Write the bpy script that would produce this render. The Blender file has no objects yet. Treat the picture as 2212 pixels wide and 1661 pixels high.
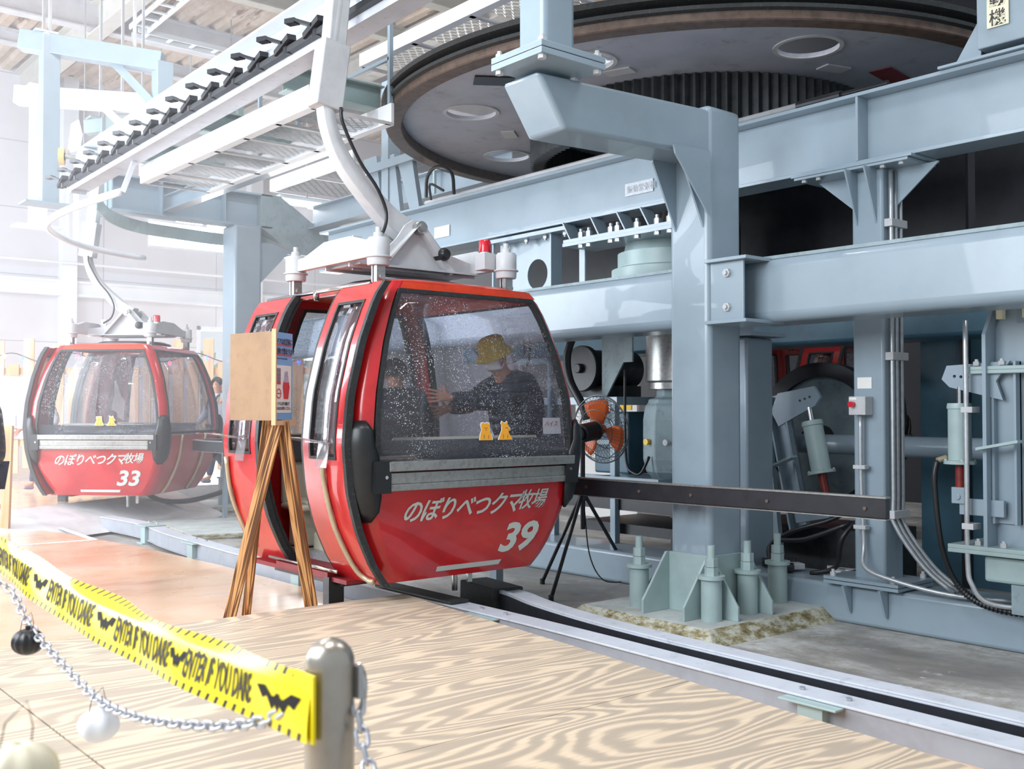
import bpy, bmesh, math, random
from mathutils import Vector, Matrix
random.seed(7)
SC = bpy.context.scene
COL = SC.collection
PI = math.pi
def rad(a): return math.radians(a)

# ------------------------------------------------------------ camera, sky, light, exposure
FPX = 2270.0; HEAD = rad(39.8); PITCH = math.atan((885-830.5)/FPX); EYE = Vector((0, 0, 1.5))
FW = Vector((math.sin(HEAD)*math.cos(PITCH), math.cos(HEAD)*math.cos(PITCH), math.sin(PITCH)))
RT = Vector((math.cos(HEAD), -math.sin(HEAD), 0)); UP = RT.cross(FW)
cd = bpy.data.cameras.new('camera'); cam = bpy.data.objects.new('camera', cd); COL.objects.link(cam)
cd.sensor_width = 36; cd.lens = 36*FPX/2212; cd.clip_end = 200
cam.matrix_world = Matrix((( RT.x, UP.x, -FW.x, EYE.x), (RT.y, UP.y, -FW.y, EYE.y), (RT.z, UP.z, -FW.z, EYE.z), (0, 0, 0, 1)))
cd.dof.use_dof = True; cd.dof.focus_distance = 7.6; cd.dof.aperture_fstop = 4.5
SC.camera = cam
SC.view_settings.view_transform = 'Standard'; SC.view_settings.look = 'None'
SC.view_settings.exposure = 0.18; SC.view_settings.gamma = 1; SC.view_settings.use_curve_mapping = False
w = bpy.data.worlds.new('overcast_sky'); SC.world = w; w.use_nodes = True
w.node_tree.nodes['Background'].inputs[0].default_value = (0.82, 0.91, 1.0, 1)
w.node_tree.nodes['Background'].inputs[1].default_value = 0.62
SC.cycles.max_bounces = 7; SC.cycles.diffuse_bounces = 3; SC.cycles.transparent_max_bounces = 14; SC.cycles.use_adaptive_sampling = True; SC.cycles.adaptive_threshold = .02
SC.cycles.sample_clamp_indirect = 6; SC.cycles.use_denoising = True
def area(name, loc, to, sx, sy, power, color=(0.93, 0.96, 1)):
    d = bpy.data.lights.new(name, 'AREA'); d.shape = 'RECTANGLE'; d.size = sx; d.size_y = sy; d.energy = power; d.color = color
    o = bpy.data.objects.new(name, d); COL.objects.link(o); o.location = loc
    o.rotation_euler = (Vector(to)-Vector(loc)).to_track_quat('-Z', 'Y').to_euler(); return o
area('daylight_far_opening', (13.2, 25.6, 2.2), (8, 12, 1.0), 5, 3.4, 500, (0.9, 0.96, 1))
area('daylight_side_opening', (-3.0, 17, 4.0), (6, 17, 2.5), 9, 6, 2100, (0.83, 0.91, 1))
area('added_left_daylight', (-2.5, 5.0, 4.6), (6.5, 6.0, 1.2), 6, 3.5, 600, (0.90, 0.95, 1))  # unseen light added at the left to brighten the plywood

# ------------------------------------------------------------ pixel <-> plane helpers (real planes only)
def ray(x, y): return FW+RT*((x-1106)/FPX)+UP*((830.5-y)/FPX)
def on(x, y, ax, v):
    d = ray(x, y); return EYE+d*((v-EYE[ax])/d[ax])

# ------------------------------------------------------------ materials
def srgb(h):
    h = h.lstrip('#'); c = [int(h[i:i+2], 16)/255 for i in (0, 2, 4)]
    return tuple(x/12.92 if x <= .04045 else ((x+.055)/1.055)**2.4 for x in c)+(1,)
class NT:
    def __init__(s, name):
        s.m = bpy.data.materials.new(name); s.m.use_nodes = True; s.t = s.m.node_tree; s.n = s.t.nodes; s.b = s.n['Principled BSDF']; s.out = s.n['Material Output']
    def add(s, t, **k):
        n = s.n.new(t)
        for a, v in k.items():
            if a.startswith('i_'): 
                key = a[2:]; n.inputs[int(key) if key.isdigit() else key].default_value = v
            else: setattr(n, a, v)
        return n
    def l(s, a, b): s.t.links.new(a, b)
    def coord(s, scale=(1, 1, 1), rot=(0, 0, 0), world=False):
        g = s.add('ShaderNodeNewGeometry') if world else s.add('ShaderNodeTexCoord')
        mp = s.add('ShaderNodeMapping'); mp.inputs['Scale'].default_value = scale; mp.inputs['Rotation'].default_value = rot
        s.l(g.outputs['Position'] if world else g.outputs['Object'], mp.inputs[0]); return mp.outputs[0]
    def noise(s, co, scale, detail=3, rough=.5, dist=0):
        n = s.add('ShaderNodeTexNoise'); n.inputs['Scale'].default_value = scale; n.inputs['Detail'].default_value = detail
        n.inputs['Roughness'].default_value = rough; n.inputs['Distortion'].default_value = dist; s.l(co, n.inputs['Vector']); return n.outputs[0]
    def ramp(s, f, stops, const=False):
        r = s.add('ShaderNodeValToRGB'); e = r.color_ramp.elements
        if const: r.color_ramp.interpolation = 'CONSTANT'
        while len(e) < len(stops): e.new(.5)
        for i, (p, c) in enumerate(stops): e[i].position = p; e[i].color = c if len(c) == 4 else tuple(c)+(1,)
        s.l(f, r.inputs[0]); return r.outputs[0]
    def mix(s, f, a, b, mode='MIX'):
        m = s.add('ShaderNodeMix', data_type='RGBA', blend_type=mode)
        for v, k in ((f, 0), (a, 6), (b, 7)):
            if hasattr(v, 'links'): s.l(v, m.inputs[k])
            else: m.inputs[k].default_value = v
        return m.outputs[2]
    def math(s, op, a, b=0, c=0):
        m = s.add('ShaderNodeMath', operation=op)
        for i, v in enumerate((a, b, c)):
            if hasattr(v, 'links'): s.l(v, m.inputs[i])
            elif i < len(m.inputs): m.inputs[i].default_value = v
        return m.outputs[0]
    def bump(s, h, st=.2, d=.01):
        b = s.add('ShaderNodeBump'); b.inputs['Strength'].default_value = st; b.inputs['Distance'].default_value = d
        s.l(h, b.inputs['Height']); s.l(b.outputs[0], s.b.inputs['Normal'])
def plain(name, col, rough=.5, metal=0, var=.12, vs=3, bump=0, bs=60, dirt=None, coat=0, spec=.5, emit=None):
    t = NT(name); co = t.coord()
    c = srgb(col); d = tuple(x*(1-var*1.6) for x in c[:3])+(1,); u = tuple(min(1, x*(1+var)) for x in c[:3])+(1,)
    nz = t.noise(co, vs, 4, .6)
    col_o = t.ramp(nz, [(.3, d), (.5, c), (.75, u)])
    if dirt:
        n2 = t.noise(co, vs*2.3, 6, .7); k = t.ramp(n2, [(.56, (0, 0, 0)), (.72, (1, 1, 1))])
        col_o = t.mix(k, col_o, srgb(dirt))
    t.l(col_o, t.b.inputs['Base Color'])
    t.b.inputs['Roughness'].default_value = rough; t.b.inputs['Metallic'].default_value = metal
    t.b.inputs['Coat Weight'].default_value = coat; t.b.inputs['Specular IOR Level'].default_value = spec
    if bump: t.bump(t.noise(co, bs, 3), bump, .004)
    if emit: t.b.inputs['Emission Color'].default_value = srgb(col); t.b.inputs['Emission Strength'].default_value = emit
    return t.m
STEEL = plain('grey_blue_painted_steel', '#8e9fab', .33, 0, .05, 2.2, .12, 25, coat=.25)
STEELD = plain('dull_grey_blue_steel', '#87999f', .5, 0, .14, 5, .15, 40, dirt='#6f7a7c')
STEELG = plain('green_grey_painted_steel', '#9fb3b3', .4, 0, .08, 3, .1, 30)
WHITEST = plain('white_painted_steel', '#e3e8ee', .4, 0, .04, 2, .05, 30)
LGREY = plain('light_grey_paint', '#bfc1c4', .45, 0, .07, 6, .15, 90)
RAILM = plain('pale_grey_rail_paint', '#c4c9d3', .38, 0, .06, 4, .1, 40, dirt='#a5abb6')
RAILD = plain('rail_side_grey_paint', '#9a9ea6', .5, 0, .08, 5, .1, 40)
RED = plain('red_gloss_paint', '#bb2025', .24, 0, .12, 4, .03, 20, coat=.5)
REDO = plain('faded_orange_red_roof_edge', '#d6401f', .3, 0, .15, 9, .03, 20, coat=.5)
REDD = plain('dark_red_inner_paint', '#7d1a22', .5, 0, .12, 5)
RUB = plain('black_rubber', '#26292a', .55, 0, .2, 20, .2, 80, dirt='#4c4f50')
BLK = plain('black_plastic', '#1b1d20', .38, 0, .15, 8, .05, 60)
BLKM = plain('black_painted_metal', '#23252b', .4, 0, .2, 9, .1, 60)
DARKM = plain('greasy_dark_steel', '#3c3f41', .45, .5, .25, 9, .2, 40)
ALU = plain('brushed_aluminium', '#a5a6a4', .32, .75, .15, 30, .1, 200)
CHR = plain('polished_steel', '#c9cacb', .18, 1, .05, 10)
GALV = plain('galvanised_tube', '#b9bec2', .35, .6, .1, 20)
BRASS = plain('dull_gold_tube', '#b8ab90', .35, .4, .1, 8)
CREAM = plain('cream_fibreglass', '#c9c8b6', .45, 0, .06, 5)
CUSH = plain('charcoal_seat_fabric', '#55585b', .9, 0, .15, 60, .3, 300)
RUST = plain('rusty_brown_rim', '#63534a', .5, .2, .25, 12, .3, 50)
WHEELG = plain('wheel_grey_paint', '#a9aeba', .45, 0, .08, 2.5, .1, 20, dirt='#8d8d95')
WHT = plain('white_plastic', '#f0f0ee', .4, 0, .02)
PAPER = plain('paper_white', '#ecebe8', .7, 0, .03)
LET = plain('silver_lettering', '#c3cbc4', .45, 0, .04)
REDLAMP = plain('red_lamp_cover', '#d0122a', .2, 0, .05, coat=.5)
GRNLAMP = plain('green_knob', '#0f5a3a', .25, 0, .05)
ORG = plain('orange_fan_blade', '#e5651f', .3, 0, .08)
BLUE = plain('sign_blue', '#7fb4e6', .5, 0, .03)
REDINK = plain('red_ink', '#d8424a', .5, 0, .04)
INK = plain('dark_ink', '#2c2a30', .5, 0, .04)
YEL = plain('warning_yellow_paint', '#f2c21b', .4, 0, .05)
BROWNB = plain('hardboard_brown', '#9a7d61', .75, 0, .08, 6, .1, 90, dirt='#8b7056')
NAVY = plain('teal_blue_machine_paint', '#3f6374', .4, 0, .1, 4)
SKIN = plain('skin', '#c99378', .55, 0, .05, 20)
HAIR = plain('dark_hair', '#2a2422', .6, 0, .2, 40, .4, 200)
def quilt(name, col):
    t = NT(name); g = t.add('ShaderNodeNewGeometry'); sp_ = t.add('ShaderNodeSeparateXYZ'); t.l(g.outputs['Position'], sp_.inputs[0])
    h = t.math('ABSOLUTE', t.math('SINE', t.math('ADD', t.math('MULTIPLY', sp_.outputs[2], 38), t.math('MULTIPLY', t.noise(t.coord(world=True), 3, 2), 1.5))))
    t.b.inputs['Base Color'].default_value = srgb(col); t.b.inputs['Roughness'].default_value = .42; t.bump(t.math('POWER', h, .5), .9, .03); return t.m
JKT = quilt('dark_quilted_nylon', '#3f434d')
NAVYC = plain('navy_cotton', '#343a52', .85, 0, .1, 20)
GREYC = plain('light_grey_cloth', '#b9bcc2', .85, 0, .08, 20)
MUST = plain('mustard_cloth', '#b49a2c', .85, 0, .08, 20, .2, 200)
PURP = plain('mauve_shoe_fabric', '#8f7f9f', .8, 0, .08, 20)
FLU = plain('lit_fluorescent_tube', '#eef2ff', .4, emit=9)
BEAR = plain('amber_sticker', '#eea52c', .5, 0, .04)
POSTM = plain('satin_stainless_post', '#b3aca2', .3, .85, .06, 14, .03, 300)
CHAINM = plain('zinc_chain', '#c9ccd4', .3, .7, .1, 20)
PUMPK = plain('black_gloss_ornament', '#232427', .35, 0, .2, 20)
CREAMO = plain('cream_ornament', '#ded6bd', .5, 0, .04, 8)
SHADEWALL = plain('wall_dark_as_unlit', '#1d1f27', .8, 0, .1, 1)  # near-black colour stands in for the wall being unlit
LEAF = plain('pale_green_leaves', '#a8bb72', .8, 0, .3, 3)

def wall_mat():
    t = NT('pale_wall_panels'); co = t.coord((1, 1, 1), (rad(90), 0, 0), world=True)
    b = t.add('ShaderNodeTexBrick'); t.l(co, b.inputs[0]); b.offset = 0; b.squash = 1
    b.inputs['Color1'].default_value = srgb('#d6d6de'); b.inputs['Color2'].default_value = srgb('#d2d2da'); b.inputs['Mortar'].default_value = srgb('#a2a2aa')
    for k, v in (('Scale', 1), ('Mortar Size', .012), ('Brick Width', 2.9), ('Row Height', 1.55)): b.inputs[k].default_value = v
    c = t.mix(t.ramp(t.noise(t.coord(world=True), .8, 5), [(.4, (0, 0, 0)), (.8, (.35, .35, .35))]), b.outputs[0], srgb('#b3a79b'))
    t.l(c, t.b.inputs['Base Color']); t.b.inputs['Roughness'].default_value = .7; return t.m
def deck_mat():
    t = NT('stained_corrugated_roof'); co = t.coord(world=True)
    a = t.noise(co, 1.3, 6, .7); r = t.noise(t.coord((1.6, .22, 1), world=True), 1.5, 5, .7)
    c = t.ramp(a, [(.3, srgb('#b39c88')), (.55, srgb('#c9b8a8')), (.8, srgb('#d6cbc2'))])
    c = t.mix(t.ramp(r, [(.60, (0, 0, 0)), (.66, (1, 1, 1))]), c, srgb('#7a4f35'))
    sp = t.noise(co, 18, 4, .7); c = t.mix(t.ramp(sp, [(.62, (0, 0, 0)), (.7, (.6, .6, .6))]), c, srgb('#94694c'))
    t.l(c, t.b.inputs['Base Color']); t.b.inputs['Roughness'].default_value = .8; return t.m
def conc_mat():
    t = NT('worn_concrete'); co = t.coord(world=True)
    a = t.noise(t.coord((1, .45, 1), world=True), 1.1, 6, .65, .4); c = t.ramp(a, [(.34, srgb('#726f6d')), (.46, srgb('#949290')), (.56, srgb('#b8b8b6')), (.68, srgb('#d6d8da'))])
    b = t.noise(co, 4, 8, .8); c = t.mix(t.ramp(b, [(.46, (0, 0, 0)), (.62, (.7, .7, .7))]), c, srgb('#868274'))
    c = t.mix(t.ramp(t.noise(co, 2.3, 8, .8), [(.60, (0, 0, 0)), (.68, (.8, .8, .8))]), c, srgb('#dadbd8'))
    t.l(c, t.b.inputs['Base Color']); t.l(t.ramp(a, [(.3, (.45,)*3), (.7, (.75,)*3)]), t.b.inputs['Roughness']); t.bump(b, .25, .006); return t.m
def pedestal_mat():
    t = NT('painted_flaking_concrete'); co = t.coord(world=True)
    a = t.noise(co, 9, 8, .75); c = t.ramp(a, [(.33, srgb('#857a66')), (.42, srgb('#a9a890')), (.47, srgb('#c3c8c6')), (.8, srgb('#d3dada'))])
    g = t.add('ShaderNodeNewGeometry'); sp_ = t.add('ShaderNodeSeparateXYZ'); t.l(g.outputs['True Normal'], sp_.inputs[0])
    top = t.math('GREATER_THAN', sp_.outputs[2], .9); c2 = t.ramp(t.noise(co, 3, 6, .7), [(.35, srgb('#a2a6a4')), (.6, srgb('#bcc4c3')), (.8, srgb('#ccd4d4'))])
    c3 = t.ramp(t.noise(t.coord((1, 1, 2.5), world=True), 7, 7, .75), [(.36, srgb('#5d5240')), (.47, srgb('#8f8764')), (.56, srgb('#b9b9aa')), (.7, srgb('#c9cecc'))])
    c = t.mix(top, c3, c2); t.l(c, t.b.inputs['Base Color']); t.b.inputs['Roughness'].default_value = .7; t.bump(a, .4, .01); return t.m
def deckfloor_mat():
    t = NT('wet_orange_floor_coating'); co = t.coord(world=True)
    a = t.noise(co, .9, 5, .6, .3); c = t.ramp(a, [(.3, srgb('#d6a478')), (.5, srgb('#e2bd99')), (.75, srgb('#ead1b8'))])
    c = t.mix(t.ramp(t.noise(t.coord((.6, 1.6, 1), world=True), 1.4, 5, .6), [(.55, (0, 0, 0)), (.75, (.7, .7, .7))]), c, srgb('#b07a4c'))
    t.l(c, t.b.inputs['Base Color']); w_ = t.noise(co, .55, 4, .6)
    t.l(t.ramp(w_, [(.38, (.16,)*3), (.6, (.34,)*3)]), t.b.inputs['Roughness']); t.b.inputs['Coat Weight'].default_value = .6
    t.b.inputs['Coat Roughness'].default_value = .2; t.bump(t.noise(co, 2.5, 2), .05, .01); return t.m
def ply_mat():
    t = NT('plywood_with_swirling_grain'); co = t.coord((.26, 1.45, 1), world=True)
    n1 = t.noise(co, 1.15, 2, .45, .55)
    fine = t.noise(t.coord((1, 9, 1), world=True), 4, 4, .6)
    v = t.math('ADD', t.math('MULTIPLY', n1, 58), t.math('MULTIPLY', fine, .9))
    s_ = t.math('SINE', t.math('MULTIPLY', v, PI)); fr = t.math('MULTIPLY_ADD', s_, .5, .5)
    c = t.ramp(fr, [(.12, srgb('#ac9f8f')), (.5, srgb('#b8aa98')), (.68, srgb('#cfbba2')), (.95, srgb('#dac7ae'))])
    g2 = t.noise(t.coord((1.5, 40, 1), world=True), 2, 3, .6); c = t.mix(t.ramp(g2, [(.4, (0, 0, 0)), (.7, (.3, .3, .3))]), c, srgb('#a5917a'))
    k = t.noise(co, .7, 2); c = t.mix(t.ramp(k, [(.35, (0, 0, 0)), (.7, (.25, .25, .25))]), c, srgb('#a8957d'))
    t.l(c, t.b.inputs['Base Color']); t.b.inputs['Roughness'].default_value = .48; t.bump(fr, .05, .002); return t.m
def wood_mat(name, c1, c2, c3, freq=26, axis=(1, 1, .12)):
    t = NT(name); co = t.coord(axis); n = t.noise(co, 3.5, 3, .5, .6)
    fr = t.math('MULTIPLY_ADD', t.math('SINE', t.math('MULTIPLY', n, freq)), .5, .5)
    c = t.ramp(fr, [(.1, srgb(c1)), (.5, srgb(c2)), (.9, srgb(c3))]); t.l(c, t.b.inputs['Base Color']); t.b.inputs['Roughness'].default_value = .6; t.bump(fr, .1, .003); return t.m
WALL = wall_mat(); DECK = deck_mat(); CONC = conc_mat(); PED = pedestal_mat(); ORF = deckfloor_mat(); PLY = ply_mat()
EASEL = wood_mat('scorched_pine', '#5c3616', '#a87444', '#cf9c66', 34, (4.5, 4.5, .28))
PINE = wood_mat('weathered_orange_pine', '#c48d5c', '#d3a074', '#dcb48c', 14)
def glass_mat(name, tint, drops=.3, refl=.10, veil=.0):
    t = NT(name); t.n.remove(t.b)
    tr = t.add('ShaderNodeBsdfTransparent'); tr.inputs[0].default_value = tint+(1,)
    gl = t.add('ShaderNodeBsdfGlossy'); gl.inputs['Roughness'].default_value = .03
    lw = t.add('ShaderNodeLayerWeight'); lw.inputs[0].default_value = .12
    f = t.math('ADD', t.math('MULTIPLY', lw.outputs['Fresnel'], .45), refl*.4)
    m1 = t.add('ShaderNodeMixShader'); t.l(f, m1.inputs[0]); t.l(tr.outputs[0], m1.inputs[1]); t.l(gl.outputs[0], m1.inputs[2])
    df = t.add('ShaderNodeBsdfDiffuse'); df.inputs[0].default_value = (.8, .82, .85, 1)
    vo = t.add('ShaderNodeTexVoronoi'); vo.inputs['Scale'].default_value = 75; t.l(t.coord(), vo.inputs[0])
    dots = t.ramp(vo.outputs['Distance'], [(.18, (1, 1, 1)), (.34, (0, 0, 0))])
    wet = t.ramp(t.noise(t.coord(), 2.4, 4, .6), [(.42, (.15,)*3), (.62, (1, 1, 1))])
    sel = t.ramp(t.noise(t.coord(), 40, 2), [(.44, (0, 0, 0)), (.54, (1, 1, 1))])
    d = t.math('ADD', t.math('MULTIPLY', t.math('MULTIPLY', t.math('MULTIPLY', dots, wet), sel), drops), veil)
    m2 = t.add('ShaderNodeMixShader'); t.l(d, m2.inputs[0]); t.l(m1.outputs[0], m2.inputs[1]); t.l(df.outputs[0], m2.inputs[2])
    t.l(m2.outputs[0], t.out.inputs[0]); return t.m
GLASS = glass_mat('wet_tinted_window', (.86, .86, .89), .8, .05, .02)
GLASSD = glass_mat('reflective_door_window', (.75, .75, .78), .6, .3, .03)
ACRY = glass_mat('clear_acrylic', (.93, .93, .95), .1, .1, .1)
def tape_mat():
    t = NT('yellow_warning_tape'); g = t.add('ShaderNodeUVMap'); sp = t.add('ShaderNodeSeparateXYZ'); t.l(g.outputs[0], sp.inputs[0])
    saw = t.math('FRACT', t.math('ADD', t.math('MULTIPLY', sp.outputs[0], 58), t.math('MULTIPLY', sp.outputs[1], -1.2)))
    bar = t.math('LESS_THAN', saw, .36); edge = t.math('GREATER_THAN', t.math('ABSOLUTE', t.math('SUBTRACT', sp.outputs[1], .5)), .385)
    c = t.mix(t.math('MULTIPLY', bar, edge), srgb('#f0dc12'), srgb('#2e2a20')); t.l(c, t.b.inputs['Base Color'])
    t.b.inputs['Roughness'].default_value = .25; t.b.inputs['Transmission Weight'].default_value = 0; return t.m
TAPE = tape_mat()
YEL2 = plain('yellow_film', '#f0dc12', .3, 0, .03)

# ------------------------------------------------------------ mesh builders
class MB:
    """collects shapes; build() links them as ONE mesh object"""
    def __init__(s): s.bm = bmesh.new()
    def quadmesh(s, V, F):
        vs = [s.bm.verts.new(v) for v in V]
        for f in F:
            try: s.bm.faces.new([vs[i] for i in f])
            except ValueError: pass
        return s
    def box(s, c, d, m=None):
        x, y, z = (k/2 for k in d); V = [Vector((a*x, b*y, e*z)) for a in (-1, 1) for b in (-1, 1) for e in (-1, 1)]
        if m is not None: V = [m @ v for v in V]
        c = Vector(c); V = [v+c for v in V]
        return s.quadmesh(V, [(0, 1, 3, 2), (4, 6, 7, 5), (0, 4, 5, 1), (2, 3, 7, 6), (0, 2, 6, 4), (1, 5, 7, 3)])
    def bb(s, x0, x1, y0, y1, z0, z1): return s.box(((x0+x1)/2, (y0+y1)/2, (z0+z1)/2), (x1-x0, y1-y0, z1-z0))
    def bar(s, p, q, w_, h, up=(0, 0, 1), taper=1):
        p = Vector(p); q = Vector(q); d = (q-p).normalized(); u = Vector(up)
        if abs(d.dot(u)) > .98: u = Vector((0, 1, 0))
        sd = d.cross(u).normalized(); u = sd.cross(d); V = []
        for pt, k in ((p, 1), (q, taper)):
            for a, b in ((-1, -1), (1, -1), (1, 1), (-1, 1)): V.append(pt+sd*(a*w_/2*k)+u*(b*h/2*k))
        return s.quadmesh(V, [(3, 2, 1, 0), (4, 5, 6, 7), (0, 1, 5, 4), (1, 2, 6, 5), (2, 3, 7, 6), (3, 0, 4, 7)])
    def tube(s, pts, r, n=10, caps=True, flat=None):
        pts = [Vector(p) for p in pts]; V = []; F = []; rr = r if isinstance(r, (list, tuple)) else [r]*len(pts)
        prev = None
        for i, p in enumerate(pts):
            t = (pts[min(i+1, len(pts)-1)]-pts[max(i-1, 0)]).normalized()
            if prev is None:
                a = Vector((0, 0, 1)) if abs(t.z) < .9 else Vector((0, 1, 0)); sd = t.cross(a).normalized()
            else: sd = (prev-t*prev.dot(t)).normalized()
            prev = sd; u = t.cross(sd); fx, fy = flat or (1, 1)
            for k in range(n):
                an = 2*PI*k/n; V.append(p+sd*(math.cos(an)*rr[i]*fx)+u*(math.sin(an)*rr[i]*fy))
        for i in range(len(pts)-1):
            for k in range(n): F.append((i*n+k, i*n+(k+1) % n, (i+1)*n+(k+1) % n, (i+1)*n+k))
        if caps: F.append(tuple(range(n-1, -1, -1))); F.append(tuple((len(pts)-1)*n+k for k in range(n)))
        return s.quadmesh(V, F)
    def cyl(s, p, q, r, n=20, r2=None): return s.tube([p, q], [r, r if r2 is None else r2], n)
    def lathe(s, prof, c=(0, 0, 0), axis=(0, 0, 1), n=32, ribs=0, rd=0, close=True):
        ax = Vector(axis).normalized(); a = Vector((1, 0, 0)) if abs(ax.x) < .9 else Vector((0, 1, 0)); e1 = ax.cross(a).normalized(); e2 = ax.cross(e1); c = Vector(c)
        V = []; F = []; m = len(prof)
        for k in range(n):
            an = 2*PI*k/n; kk = 1+(rd*math.cos(ribs*an) if ribs else 0)
            for r, h in prof: V.append(c+ax*h+(e1*math.cos(an)+e2*math.sin(an))*(r*kk))
        for k in range(n):
            k2 = (k+1) % n
            for j in range(m-1): F.append((k*m+j, k2*m+j, k2*m+j+1, k*m+j+1))
            if close == 'ring': F.append((k*m+m-1, k2*m+m-1, k2*m, k*m))
        s.quadmesh(V, F)
        if close is True:
            bmesh.ops.remove_doubles(s.bm, verts=s.bm.verts[:], dist=1e-5)
        return s
    def prism(s, poly, o, u, v, th):
        """polygon (a,b) at o+a*u+b*v, extruded th along u x v"""
        o = Vector(o); u = Vector(u); v = Vector(v); n_ = u.cross(v).normalized()*th; k = len(poly)
        V = [o+u*a+v*b for a, b in poly]+[o+u*a+v*b+n_ for a, b in poly]
        F = [tuple(range(k-1, -1, -1)), tuple(range(k, 2*k))]+[(i, (i+1) % k, k+(i+1) % k, k+i) for i in range(k)]
        return s.quadmesh(V, F)
    def hexbolt(s, p, ax, r=.03, h=.03, stud=.0):
        p = Vector(p); ax = Vector(ax); s.cyl(p, p+ax*h, r, 6)
        if stud: s.cyl(p+ax*h, p+ax*(h+stud), r*.55, 10)
        return s
    def mesh(s, me, mw):
        k = len(s.bm.verts); s.bm.from_mesh(me); s.bm.verts.ensure_lookup_table()
        for v in s.bm.verts[k:]: v.co = mw @ v.co
        return s
    def build(s, name, m, parent=None, bevel=0, smooth=False, local=False, seg=2):
        org = Vector((0, 0, 0))
        p = parent
        while p is not None: org += Vector(p.get('_o', (0, 0, 0))) if p.parent is None else Vector((0, 0, 0)); p = p.parent
        me = bpy.data.meshes.new(name); bmesh.ops.recalc_face_normals(s.bm, faces=s.bm.faces[:])
        if local: org = Vector((0, 0, 0))
        if parent is None and not local and len(s.bm.verts):
            xs = [v.co for v in s.bm.verts]; lo = [min(c[i] for c in xs) for i in range(3)]; hi = [max(c[i] for c in xs) for i in range(3)]
            org = Vector(((lo[0]+hi[0])/2, (lo[1]+hi[1])/2, lo[2]))
        if org.length: bmesh.ops.translate(s.bm, verts=s.bm.verts[:], vec=-org)
        s.bm.to_mesh(me); s.bm.free(); me.materials.append(m)
        o = bpy.data.objects.new(name, me); COL.objects.link(o)
        if parent is not None: o.parent = parent
        else: o.location = org; o['_o'] = list(org)
        if smooth:
            for f in me.polygons: f.use_smooth = True
            if smooth is not True:
                try: me.set_sharp_from_angle(angle=rad(smooth))
                except Exception: pass
        if bevel:
            b = o.modifiers.new('bevel', 'BEVEL'); b.width = bevel; b.segments = seg; b.limit_method = 'ANGLE'; b.angle_limit = rad(35)
        return o
def tag(o, label, cat, group=None):
    o['label'] = label; o['category'] = cat
    if group: o['group'] = group
    return o
def thing(name, label, cat, loc=(0, 0, 0), group=None):
    o = bpy.data.objects.new(name, None); COL.objects.link(o); o.location = loc; o['_o'] = list(loc); o.empty_display_size = .1
    return tag(o, label, cat, group)
def struct(mb, name, m, **k):
    o = mb.build(name, m, **k)
    if o.parent is None: o['kind'] = 'structure'
    return o
def lab(o, l): o['label'] = l; return o
def copy_tree(o, parent=None):
    c = o.copy(); COL.objects.link(c)
    if parent is not None: c.parent = parent
    for ch in o.children: copy_tree(ch, c)
    return c
def curve_mesh(polys, th):
    """filled 2D outlines with holes -> mesh in XY, thickness th"""
    cu = bpy.data.curves.new('t', 'CURVE'); cu.dimensions = '2D'; cu.fill_mode = 'BOTH'; cu.extrude = th/2
    for p in polys:
        sp = cu.splines.new('POLY'); sp.points.add(len(p)-1); sp.use_cyclic_u = True
        for i, (a, b) in enumerate(p): sp.points[i].co = (a, b, 0, 1)
    o = bpy.data.objects.new('t', cu); COL.objects.link(o); dg = bpy.context.evaluated_depsgraph_get(); dg.update()
    me = bpy.data.meshes.new_from_object(o.evaluated_get(dg)); bpy.data.objects.remove(o); return me
def text_mesh(body, size, th=.002, shear=0, bold=0, spacing=1, align='LEFT', line=1):
    cu = bpy.data.curves.new('t', 'FONT'); cu.body = body; cu.size = size; cu.extrude = th/2; cu.shear = shear; cu.offset = bold
    cu.space_character = spacing; cu.align_x = align; cu.space_line = line; cu.resolution_u = 3
    o = bpy.data.objects.new('t', cu); COL.objects.link(o); dg = bpy.context.evaluated_depsgraph_get(); dg.update()
    me = bpy.data.meshes.new_from_object(o.evaluated_get(dg)); bpy.data.objects.remove(o); return me
def frame(o, u, v):
    u = Vector(u).normalized(); v = Vector(v).normalized(); n_ = u.cross(v)
    return Matrix(((u.x, v.x, n_.x, o[0]), (u.y, v.y, n_.y, o[1]), (u.z, v.z, n_.z, o[2]), (0, 0, 0, 1)))
def circ(cx, cy, r, n=24): return [(cx+r*math.cos(2*PI*k/n), cy+r*math.sin(2*PI*k/n)) for k in range(n)]
def smoothpts(pts, n=6):
    pts = [Vector(p) for p in pts]; out = []; P = [pts[0]*2-pts[1]]+pts+[pts[-1]*2-pts[-2]]
    for i in range(1, len(P)-2):
        for k in range(n):
            t = k/n; a, b, c, d = P[i-1], P[i], P[i+1], P[i+2]
            out.append(.5*((2*b)+(-a+c)*t+(2*a-5*b+4*c-d)*t*t+(-a+3*b-3*c+d)*t**3))
    return out+[pts[-1]]
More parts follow.
